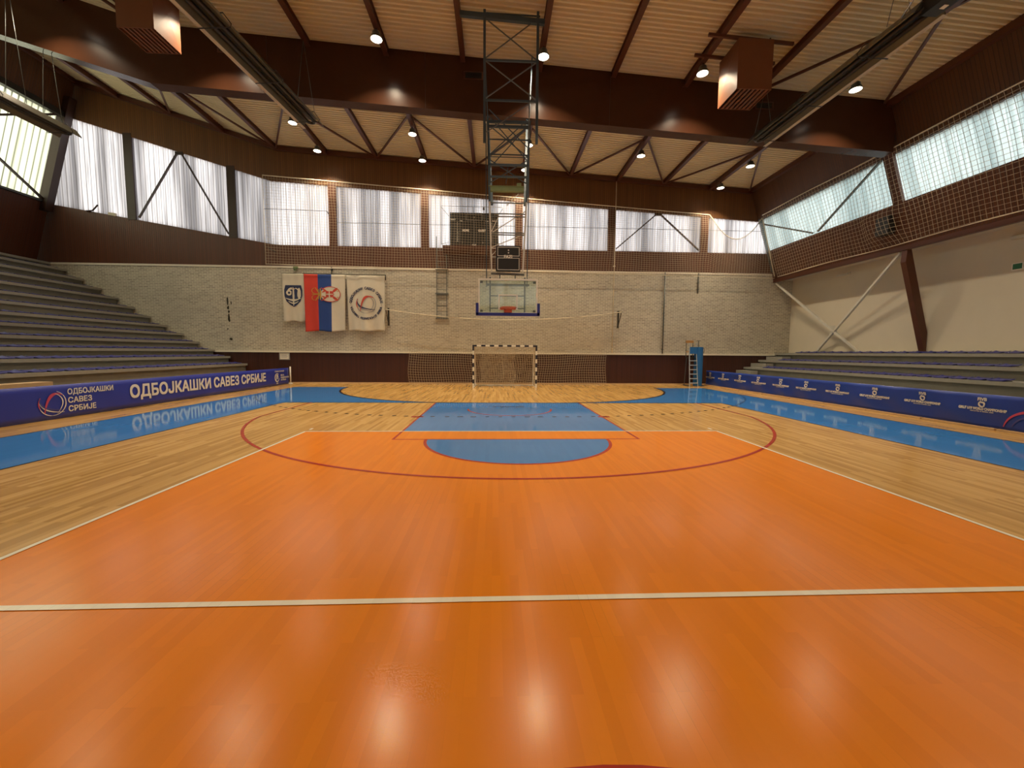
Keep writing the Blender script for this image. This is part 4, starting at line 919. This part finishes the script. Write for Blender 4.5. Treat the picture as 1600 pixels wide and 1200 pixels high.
# ------------------------------------------------------------------ flags
def flag(x0, x1, zt, zb, y, mats, split, name, label, ph, amp=0.10):
    t = empty(name, ((x0+x1)/2, y, zt)); tag(t, label, 'flag', 'flags hanging on the brick wall')
    ox, oz = (x0+x1)/2, zt
    def d(x, z):
        v = (zt-z)/(zt-zb); u = (x-x0)/(x1-x0)
        return -amp*(0.25+v)*(math.sin(u*9+ph+0.6*v)+0.5*math.sin(u*19+ph*2-v*2))*0.5-0.03*v
    nx_, nz_ = 48, 36; mb = MB(); vs = []
    for j in range(nz_+1):
        for i in range(nx_+1):
            x = x0+(x1-x0)*i/nx_; v = j/nz_; z = zt+(zb-zt)*v
            sag = 0.035*math.sin(math.pi*i/nx_*3+ph)*v*0.8; pinch = -0.04*v*(2*i/nx_-1)*math.sin(v*2)
            vs.append((x-ox+pinch, d(x, z), z-oz-sag))
    mi = []
    for j in range(nz_):
        for i in range(nx_):
            u = (i+0.5)/nx_; k = sum(1 for s_ in split if u > s_); a = j*(nx_+1)+i
            mb.add([], [], 0); mb.f.append((a, a+nx_+1, a+nx_+2, a+1)); mb.mi.append(k); mb.sm.append(True)
    mb.v = vs
    o = mb.build('cloth', mats, t); q = o.modifiers.new('thick', 'SOLIDIFY'); q.thickness = 0.004
    fn = lambda x, z, dd=0.014: (x-ox, d(x, z)-dd, z-oz)
    return t, fn
t, fn = flag(-11.52, -10.36, 5.72, 3.26, 22.08, [M['cloth_white']], [], 'hanging_flag', 'narrow white flag with a navy shield emblem, leftmost on the wall', 0.5, 0.045)
cx, cz = -10.95, 4.58
mb = MB(); out = [(-0.40, 0.55), (0.40, 0.55), (0.46, 0.30), (0.45, 0.0), (0.36, -0.28), (0.18, -0.46), (0.0, -0.56), (-0.18, -0.46), (-0.36, -0.28), (-0.45, 0.0), (-0.46, 0.30)]
ring = [Vector(fn(cx+a, cz+b)) for a, b in out]; c0 = Vector(fn(cx, cz))
mb.add([c0]+ring, [(0, i+1, (i+1) % 11+1) for i in range(11)])
part(mb.build('shield_emblem', M['navy'], t), 'navy shield')
mb = MB(); f2 = lambda a, b: fn(cx+a, cz+b, 0.030)
swoosh(mb, f2, [(0.0, 0.5-0.1*i) for i in range(11)], 0.05, 0.10, 0.03, 0); swoosh(mb, f2, arc(0, 0.08, 0.34, 150, 100, 10), 0.04, 0.08, 0.04, 0); swoosh(mb, f2, arc(0, 0.08, 0.34, 70, -20, 14), 0.04, 0.08, 0.04, 0)
swoosh(mb, f2, arc(-0.22, 0.16, 0.10, 0, 350, 18), 0.08, 0.09, 0.08, 0); swoosh(mb, f2, [(-0.38+0.076*i, -0.12-0.10*math.sin(math.pi*i/10)) for i in range(11)], 0.03, 0.12, 0.03, 0)
swoosh(mb, f2, [(-0.26+0.052*i, -0.28-0.10*math.sin(math.pi*i/10)) for i in range(11)], 0.03, 0.07, 0.03, 0); swoosh(mb, f2, [(-0.20, 0.30), (-0.10, 0.36), (0.02, 0.34), (0.12, 0.40)], 0.03, 0.06, 0.02, 0)
mb.build('emblem_figure', M['cloth_white'], t)
t, fn = flag(-10.38, -8.28, 5.70, 2.76, 22.02, [M['cloth_red'], M['cloth_blue'], M['cloth_white']], [0.335, 0.66], 'hanging_flag', 'tall red, blue and white striped flag with a crest, middle of the three flags', 1.7, 0.05)
cx, cz = -9.05, 4.68
f1 = lambda a, b: fn(cx+a, cz+b, 0.018); f2 = lambda a, b: fn(cx+a, cz+b, 0.026); f3 = lambda a, b: fn(cx+a, cz+b, 0.034)
mb = MB(); el = [f1(0.52*math.cos(2*math.pi*i/32)*(1 if math.cos(2*math.pi*i/32) > 0 else 0.95), 0.385*math.sin(2*math.pi*i/32)) for i in range(32)]; mb.add([f1(0, 0)]+el, [(0, i+1, (i+1) % 32+1) for i in range(32)])
part(mb.build('crest', M['cloth_white'], t), 'white double eagle crest lying on its side')
mb = MB(); swoosh(mb, f2, [(0.52*math.cos(t_), 0.385*math.sin(t_)) for t_ in [2*math.pi*i/40-math.pi*0.75 for i in range(31)]], 0.03, 0.04, 0.03, 0)
for sz in (-1, 1):
    swoosh(mb, f2, [(-0.46+0.05*i, sz*(0.34-0.035*i)) for i in range(9)], 0.02, 0.09, 0.04, 0); swoosh(mb, f2, [(0.10+0.04*i, sz*(0.08+0.035*i)) for i in range(8)], 0.05, 0.14, 0.04, 0)
    swoosh(mb, f2, [(-0.42+0.03*i, sz*(0.10+0.012*i)) for i in range(8)], 0.03, 0.08, 0.02, 0)
mb.box(0, 0, 0, 0, 0, 0) if False else None
mb.build('crest_figure', M['ink_red'], t)
mb = MB(); sh = [(-0.22, 0.16), (0.10, 0.16), (0.22, 0.0), (0.10, -0.16), (-0.22, -0.16)]; mb.poly([f2(a, b) for a, b in reversed(sh)], 0)
swoosh(mb, f3, [(-0.20, 0.0), (-0.08, 0.0), (0.04, 0.0), (0.18, 0.0)], 0.05, 0.05, 0.03, 1); swoosh(mb, f3, [(-0.03, -0.15), (-0.03, 0), (-0.03, 0.15)], 0.05, 0.05, 0.05, 1)
mb.build('crest_shield', [M['ink_red'], M['cloth_white']], t)
mb = MB()
for sz in (-1, 1):
    swoosh(mb, f2, [(-0.56-0.02*i, sz*(0.04+0.03*i)) for i in range(11)], 0.03, 0.06, 0.03, 0); swoosh(mb, f2, arc(-0.80, sz*0.18, 0.13, 90, 270, 12), 0.02, 0.04, 0.02, 0)
    swoosh(mb, f2, arc(0.40, sz*0.20, 0.06, 0, 330, 12), 0.02, 0.03, 0.02, 0)
swoosh(mb, f2, [(-0.50, -0.30+0.06*i) for i in range(11)], 0.06, 0.09, 0.06, 0); swoosh(mb, f2, [(-0.60, -0.26+0.052*i) for i in range(11)], 0.03, 0.05, 0.03, 0); swoosh(mb, f2, [(-0.95+0.05*i, 0.0) for i in range(9)], 0.03, 0.06, 0.05, 0)
part(mb.build('crest_crown', M['gold'], t), 'gold crown')
t, fn = flag(-8.20, -6.24, 5.68, 2.80, 22.04, [M['cloth_white']], [], 'hanging_flag', 'white flag with a ring of lettering around a ball logo, rightmost on the wall', 3.1, 0.13)
cx, cz = -7.22, 4.22
mb = MB(); ball_logo(mb, lambda a, b: fn(a, b, 0.022), cx, cz, 0.50, 0, 1, 2); part(mb.build('ball_logo', [M['ink_red'], M['navy'], M['grey_ink']], t), 'red and navy ball logo')
mb = MB()
def ringtext(s_, a0, a1, r, size, flip):
    n = len(s_)
    for i, ch in enumerate(s_):
        if ch == ' ': continue
        a = math.radians(a0+(a1-a0)*(i+0.5)/n); px, pz = cx+r*math.cos(a), cz+r*math.sin(a)
        xd = (math.sin(a), 0, -math.cos(a)); ud = (math.cos(a), 0, math.sin(a))
        if flip: xd = tuple(-k for k in xd); ud = tuple(-k for k in ud)
        vs, fs = glyphs(ch, size, 0.006)
        mb.add([fn(px+xd[0]*v[0]+ud[0]*v[1], pz+xd[2]*v[0]+ud[2]*v[1], 0.022+v[2]) for v in vs], fs)
ringtext('ОДБОЈКАШКИ САВЕЗ СРБИЈЕ', 178, 2, 0.79, 0.17, False); ringtext('· VOLLEYBALL FEDERATION OF SERBIA ·', 182, 358, 0.79, 0.15, True)
part(mb.build('ring_lettering', M['navy'], t), 'navy lettering set in a circle')
mb = MB(); mb.tube([(-10.45, 22.05, 5.74), (-6.18, 22.05, 5.72)], 0.018, 8); mb.tube([(-6.2, 22.05, 5.74), (-6.2, 22.05, 5.45)], 0.025, 8); mb.tube([(-6.2, 22.05, 5.72), (-6.2, W-0.01, 5.72)], 0.015, 6); mb.tube([(-10.4, 22.05, 5.74), (-10.4, W-0.01, 5.74)], 0.015, 6)
tag(mb.build('flag_rod', M['steel_dark']), 'thin dark rod carrying the striped and the lettered flag', 'rod')
mb = MB(); mb.tube([(-11.56, 22.1, 5.74), (-10.48, 22.1, 5.74)], 0.010, 6); mb.tube([(-11.5, 22.1, 5.74), (-11.5, W, 5.74)], 0.010, 6)
tag(mb.build('flag_rod', M['steel']), 'thin short rod of the leftmost flag', 'rod')
mb = MB(); mb.box(-10.95, -10.72, W-0.10, W, 6.0, 6.1); mb.lathe([(0.03, 0), (0.07, 0.02), (0.07, 0.1)], (-10.84, W-0.12, 5.88), 10)
tag(mb.build('wall_bracket', M['green']), 'small green bracket on the brick above the shield flag', 'bracket')

# ------------------------------------------------------------------ framed notice
t = empty('framed_notice', (-11.58, W-0.03, 1.44)); tag(t, 'small white framed notice on the dark panelling', 'notice')
mb = MB(); [mb.box(a, b, -0.02, 0.02, c, d) for a, b, c, d in ((-0.27, 0.27, 0.15, 0.19), (-0.27, 0.27, -0.19, -0.15), (-0.27, -0.23, -0.15, 0.15), (0.23, 0.27, -0.15, 0.15))]; mb.build('frame', M['grey_ink'], t)
mb = MB(); mb.box(-0.23, 0.23, -0.005, 0.01, -0.15, 0.15); mb.build('sheet', M['white'], t)
mb = MB(); [mb.box(-0.17, 0.17-0.05*(k % 2), -0.008, -0.006, 0.08-k*0.05, 0.095-k*0.05) for k in range(4)]; mb.build('printed_lines', M['grey_ink'], t)

# ------------------------------------------------------------------ basketball backstop
BX = -0.06
t = empty('basketball_backstop', (BX, 12.8, 2.9)); tag(t, 'basketball hoop and glass board hanging from a tall steel roof frame', 'basketball hoop')
def bb(x0, x1, y0, y1, z0, z1, mbx, mi=0): mbx.box(x0, x1, y0-12.8, y1-12.8, z0-2.9, z1-2.9, mi)
def P3(x, y, z): return (x, y-12.8, z-2.9)
# glass board
mb = MB(); bb(-0.88, 0.88, 12.79, 12.81, 2.93, 3.93, mb); board = mb.build('backboard', M['glass'], t)
mb = MB()
for q in ((-0.91, 0.91, 3.91, 3.96), (-0.91, 0.91, 2.90, 2.945), (-0.91, -0.86, 2.945, 3.91), (0.86, 0.91, 2.945, 3.91)): bb(q[0], q[1], 12.77, 12.83, q[2], q[3], mb)
part(mb.build('board_frame', M['white'], board), 'white border of the board')
mb = MB()
for q in ((-0.295, 0.295, 3.45, 3.49), (-0.295, 0.295, 3.04, 3.07), (-0.295, -0.255, 3.07, 3.45), (0.255, 0.295, 3.07, 3.45)): bb(q[0], q[1], 12.782, 12.789, q[2], q[3], mb)
part(mb.build('target_square', M['white'], board), 'white inner rectangle')
mb = MB(); bb(-0.97, 0.97, 12.74, 12.86, 2.84, 2.93, mb); bb(-0.98, -0.90, 12.74, 12.86, 2.86, 3.22, mb); bb(0.90, 0.98, 12.74, 12.86, 2.86, 3.22, mb)
part(mb.build('edge_padding', M['pad_navy'], board), 'navy blue edge padding')
mb = MB()
for x in (-0.81, 0.81):
    for z in (3.86, 2.99): bb(x-0.04, x+0.04, 12.81, 12.84, z-0.03, z+0.03, mb)
mb.build('corner_clamp', M['black'], board)
mb = MB(); ring = [P3(0.235*math.cos(a), 12.785-0.40+0.235*math.sin(a), 3.05) for a in [2*math.pi*i/28 for i in range(28)]]; mb.tube(ring, 0.012, 8, closed=True)
mb.bar(P3(-0.06, 12.61, 3.05), P3(-0.11, 12.78, 3.04), 0.03); mb.bar(P3(0.06, 12.61, 3.05), P3(0.11, 12.78, 3.04), 0.03); bb(-0.12, 0.12, 12.72, 12.78, 2.94, 3.06, mb); bb(-0.24, 0.24, 12.755, 12.782, 3.02, 3.10, mb)
rim = mb.build('rim', M['rim'], t)
P = []
for i in range(17):
    a = 2*math.pi*i/16; P.append([P3((0.235-0.09*min(1, j/4))*math.cos(a+0.18*j), 12.385+(0.235-0.09*min(1, j/4))*math.sin(a+0.18*j), 3.04-0.055*j) for j in range(7)])
nt_ = net('hoop_net', P, 0.005, M['cloth_white'], rim)
# frame behind the glass
mb = MB()
for x in (-0.55, 0.52): mb.bar(P3(x, 12.92, 2.95), P3(x, 12.92, 4.02), 0.045)
for z in (3.46, 3.08): mb.bar(P3(-0.55, 12.92, z), P3(0.52, 12.92, z), 0.03)
mb.bar(P3(-0.66, 12.95, 3.80), P3(0.66, 12.95, 3.80), 0.06); mb.bar(P3(-0.25, 12.85, 3.95), P3(-0.25, 12.85, 4.14), 0.03); mb.bar(P3(0.22, 12.85, 3.95), P3(0.22, 12.85, 4.14), 0.03)
mb.build('board_support', M['teal'], t)
# lower mast
zt_, zb_ = 8.3, 4.12
def mx(sgn, z): k = (z-zb_)/(zt_-zb_); return (-0.50-0.14*k) if sgn < 0 else (0.45+0.18*k)
mb = MB()
for sg in (-1, 1):
    mb.bar(P3(mx(sg, 6.25), 12.85, 6.25), P3(mx(sg, zb_), 12.85, zb_), 0.045); mb.bar(P3(mx(sg, 6.2), 13.1, 6.2), P3(mx(sg, 4.0), 12.95, 4.0), 0.03)
mb.bar(P3(mx(-1, 4.9), 12.85, 4.88), P3(mx(-1, 4.9)+0.2, 12.85, 4.88), 0.022); mb.bar(P3(mx(-1, 4.6), 12.85, 4.62), P3(mx(-1, 4.6)+0.2, 12.85, 4.62), 0.022); mb.bar(P3(mx(-1, 4.6), 12.85, 4.65), P3(mx(-1, 4.6)+0.2, 12.85, 4.86), 0.018)
for a, b in ((5.32, 6.0), (4.9, 5.32)): mb.bar(P3(mx(-1, a), 12.86, a), P3(mx(1, b), 12.86, b), 0.022)
mb.bar(P3(mx(-1, 5.32), 12.86, 5.32), P3(-0.28, 12.86, 5.85), 0.02)
mb.bar(P3(-0.05, 12.87, 6.15), P3(0.30, 12.87, 6.5), 0.022)
part(mb.build('lower_mast', M['mast_white'], t), 'white painted lower mast')
for z in (6.22, 5.90, 5.82, 5.34, 5.28):
    mb = MB(); mb.bar(P3(mx(-1, z), 12.85, z), P3(mx(1, z), 12.85, z), 0.028); mb.build('cross_rung', M['steel'], t)
mb = MB(); mb.bar(P3(mx(-1, zb_)-0.02, 12.85, zb_), P3(mx(1, zb_)+0.05, 12.85, zb_-0.02), 0.06)
mb.build('cross_rung', M['steel'], t)
mb = MB(); bb(-0.60, 0.46, 12.83, 12.95, 6.56, 6.69, mb); bb(-0.60, 0.46, 12.81, 12.97, 6.69, 6.71, mb); bb(0.25, 0.38, 12.82, 12.92, 6.71, 6.80, mb); part(mb.build('drive_beam', M['green'], t), 'pale green drive beam')
# middle lattice
mb = MB()
for sg in (-1, 1):
    mb.bar(P3(mx(sg, 8.6)-0.02*sg, 12.85, 8.6), P3(mx(sg, 6.25), 12.85, 6.25), 0.06)
    mb.bar(P3(sg*0.66-0.03, 13.05, 8.6), P3(sg*0.63-0.03, 13.05, 3.75), 0.028)
    mb.bar(P3(sg*0.50, 12.95, 6.2), P3(sg*0.74, 15.3, 11.1), 0.07)
    mb.bar(P3(sg*0.55, 13.0, 6.9), P3(sg*0.74, 13.7, 11.0), 0.035)
for z, w2 in ((8.55, 0.07), (8.42, 0.07), (8.05, 0.03), (7.62, 0.03), (7.55, 0.02), (7.32, 0.06), (6.98, 0.05)): mb.bar(P3(mx(-1, z), 12.85, z), P3(mx(1, z), 12.85, z), w2)
for a, b in ((7.55, 8.5), (6.79, 7.5)):
    mb.bar(P3(mx(-1, a), 12.86, a), P3(mx(1, b), 12.86, b), 0.024); mb.bar(P3(mx(1, a), 12.87, a), P3(mx(-1, b), 12.87, b), 0.024)
for a, b in ((7.6, 8.9), (8.0, 9.1)):
    mb.bar(P3(-0.6, 13.2, b), P3(0.6, 13.2, a), 0.024); mb.bar(P3(-0.6, 13.3, a-0.2), P3(0.6, 13.3, b-0.2), 0.024)
mb.bar(P3(-0.02, 12.9, 7.32), P3(-0.08, 12.9, 6.8), 0.022)
mb.build('middle_lattice', M['teal'], t)
# upper fixed frame
uf = empty('upper_frame', P3(0, 12.45, 0)); uf.parent = t
def U3(x, z): return (x, 0, z)
xl_, xr_ = -0.72, 0.79
for x in (xl_, xr_):
    mb = MB(); mb.bar(U3(x, 11.33), U3(x, 7.75), 0.07); mb.build('frame_leg', M['teal'], uf)
for z, w2 in ((10.0, 0.05), (8.92, 0.05)):
    mb = MB(); mb.bar(U3(xl_, z), U3(xr_, z), w2); mb.build('frame_bar', M['teal'], uf)
for a, b in ((10.0, 11.05), (8.92, 10.0)):
    mb = MB(); mb.bar(U3(xl_, a+0.03), U3(xr_-0.15 if b > 11 else xr_, b), 0.026); mb.bar(U3(xr_, a+0.03), U3(xl_+0.1 if b > 11 else xl_, b), 0.026); mb.build('frame_brace', M['steel'], uf)
mb = MB(); mb.bar(U3(xl_, 8.0), U3(xr_-0.2, 8.88), 0.022); mb.build('frame_brace', M['steel'], uf)
mb = MB(); mb.bar((-1.41, 0, 11.20), (0.98, 0, 11.06), 0.10, 0.13); mb.bar((-0.7, 0, 11.25), (0.85, 0, 11.22), 0.03); mb.build('top_beam', M['teal'], uf)
mb = MB(); mb.bar(U3(0.57, 9.4), U3(0.57, 7.9), 0.03); mb.build('lift_tube', M['steel'], uf)
# small FAZI shot clock
sc_ = empty('shot_clock', (BX-0.005, 12.72, 4.17)); tag(sc_, 'small square black shot clock reading FAZI above the glass board', 'clock')
mb = MB(); mb.box(-0.37, 0.37, 0.0, 0.08, 0.0, 0.76); mb.build('case', M['black'], sc_)
mb = MB(); fr_(-0.32, 0.34, 0.45, 0.72, 0.014); fr_(-0.32, 0.34, 0.04, 0.40, 0.014); mb.v = [(x, y+0.006, z) for x, y, z in mb.v]; mb.build('outline', M['white'], sc_)
mb = MB(); mb.box(-0.30, 0.32, -0.003, -0.001, 0.055, 0.385); mb.box(-0.30, 0.32, -0.003, -0.001, 0.465, 0.705); mb.build('face', M['display'], sc_)
mb = MB(); mb.box(-0.12, 0.13, -0.008, -0.006, 0.395, 0.455, 0); mb.build('name_strip', M['black'], sc_)
mb = MB(); text(mb, 'FAZI', 0.125, (0.0, -0.016, 0.425), (1,0,0), bold=0.006); text(mb, ':', 0.22, (0.01, -0.011, 0.60), (1,0,0), bold=0.007); mb.build('lettering', M['white'], sc_)

# ------------------------------------------------------------------ umpire chair
t = empty('umpire_chair', (10.22, 21.3, 0)); tag(t, 'blue padded volleyball umpire chair with ladder by the far wall', 'umpire chair')
for x in (-0.36, 0.02):
    mb = MB(); mb.bar((x-0.04 if x < 0 else x+0.02, -0.25, 0.0), (x, 0.0, 1.75), 0.035); mb.bar((x, 0.0, 1.75), (x, 0, 2.3), 0.03); mb.build('rail', M['alu'], t)
for k in range(6):
    z = 0.18+k*0.235; f_ = -0.25+0.25*z/1.75; mb = MB(); mb.box(-0.38, 0.03, f_-0.06, f_+0.04, z-0.02, z+0.02); part(mb.build('rung', M['alu'], t), 'grey metal step')
mb = MB(); pts = []
for i in range(17): a = math.pi*i/16; pts.append((0.22+0.17*math.cos(math.pi+a) , 0.02-0.13*math.sin(a), 0.02))
pts += [(0.39, 0.30, 0.02), (0.05, 0.30, 0.02)]; mb.prism(pts, (0, 0, 2.06)); mb.build('side_padding', M['pad_blue'], t)
mb = MB(); mb.box(-0.34, 0.04, -0.05, 0.03, 1.72, 2.08); mb.build('front_padding', M['pad_blue'], t)
mb = MB(); mb.box(-0.36, 0.36, 0.0, 0.45, 1.48, 1.53); mb.build('platform', M['steel_dark'], t)
mb = MB(); mb.box(-0.34, 0.30, 0.12, 0.46, 1.80, 1.85); mb.build('seat', M['pine'], t)
mb = MB(); mb.box(-0.36, 0.06, 0.42, 0.46, 2.30, 2.44); part(mb.build('backrest', M['pine'], t), 'pale wooden backrest')
mb = MB(); mb.bar((-0.33, 0.44, 1.5), (-0.33, 0.44, 2.42), 0.03); mb.bar((0.04, 0.44, 1.5), (0.04, 0.44, 2.42), 0.03); mb.bar((0.22, 0.2, 2.05), (0.22, 0.2, 2.42), 0.03); mb.bar((0.13, 0.2, 2.42), (0.32, 0.2, 2.42), 0.05, 0.03); mb.tube([(0.40, -0.05, 1.75), (0.40, -0.1, 2.0), (0.36, 0.3, 2.03)], 0.015, 6); mb.build('hand_rail', M['steel'], t)
mb = MB()
for x in (-0.36, 0.36): mb.bar((x, 0.45, 0.0), (x, 0.3, 1.5), 0.035)
mb.bar((-0.38, -0.25, 0.03), (-0.38, 0.5, 0.03), 0.05); mb.bar((0.38, -0.2, 0.03), (0.38, 0.5, 0.03), 0.05); mb.build('rear_leg', M['steel'], t)

# ------------------------------------------------------------------ fittings on the cream wall
for y, z, lab in ((18.87, 5.48, 'small pale wall light high on the cream wall left of the leaning column'), (12.35, 5.45, 'small pale wall light high on the cream wall right of the leaning column')):
    t = empty('wall_light', (XR, y, z)); tag(t, lab, 'light fitting', 'wall lights on the cream wall')
    mb = MB(); mb.box(-0.10, 0, -0.33, 0.33, -0.07, 0.07); mb.build('housing', M['plaster'], t)
    mb = MB(); mb.prism([(-0.10, -0.31, -0.06), (-0.10, -0.31, 0.05), (-0.15, -0.29, 0.02), (-0.15, -0.29, -0.05)], (0, 0.60, 0)); mb.build('diffuser', M['mast_white'], t)
t = empty('exit_sign', (XR, 12.25, 4.53)); tag(t, 'small green and white exit sign at the right edge of the cream wall', 'sign')
mb = MB(); mb.box(-0.05, 0, -0.38, 0.38, -0.11, 0.11); mb.build('panel', M['white'], t)
mb = MB(); mb.box(-0.053, -0.05, 0.12, 0.35, -0.085, 0.085); mb.build('green_field', M['sign_green'], t)
mb = MB(); mb.box(-0.053, -0.05, -0.35, -0.18, -0.085, 0.085); mb.build('green_field', M['sign_green'], t)
mb = MB(); text(mb, 'EXIT', 0.13, (-0.0535, -0.03, 0.0), (0,-1,0), bold=0.004, width=0.22); mb.build('lettering', M['sign_green'], t)
mb = MB(); mb.box(XL+11.1-0.5, -12.6+0.25, 9.6, 11.6, 0, 0.72) if False else mb.box(-12.62, -12.2, 9.9, 11.5, 0.0, 0.86)
tag(mb.build('low_box', M['woodbench']), 'low pale box between the left banner and the stand', 'box')

# clutter on the sill of the far wall's leftmost window
for x, ln, h, lab in ((-20.75, 0.55, 0.0, 'dark stick lying tilted on the sill at the far left window'), (-19.9, 0.35, 0.10, 'small pale block on the sill beside the dark stick')):
    mb = MB(); z = wbot(x)
    if h: mb.prism([(x-ln/2, W-0.02, z-0.02+0.163*ln/2), (x+ln/2, W-0.02, z-0.02-0.163*ln/2), (x+ln/2, W-0.02, z+h), (x-ln/2, W-0.02, z+h+0.04)], (0, 0.10, 0))
    else: mb.tube([(x-0.35, W-0.03, z+0.03), (x-0.05, W-0.03, z+0.06), (x+0.22, W-0.03, z+0.34)], 0.035, 6)
    tag(mb.build('wooden_stick' if not h else 'plaster_block', M['frame_dark'] if not h else M['plaster']), lab, 'clutter')
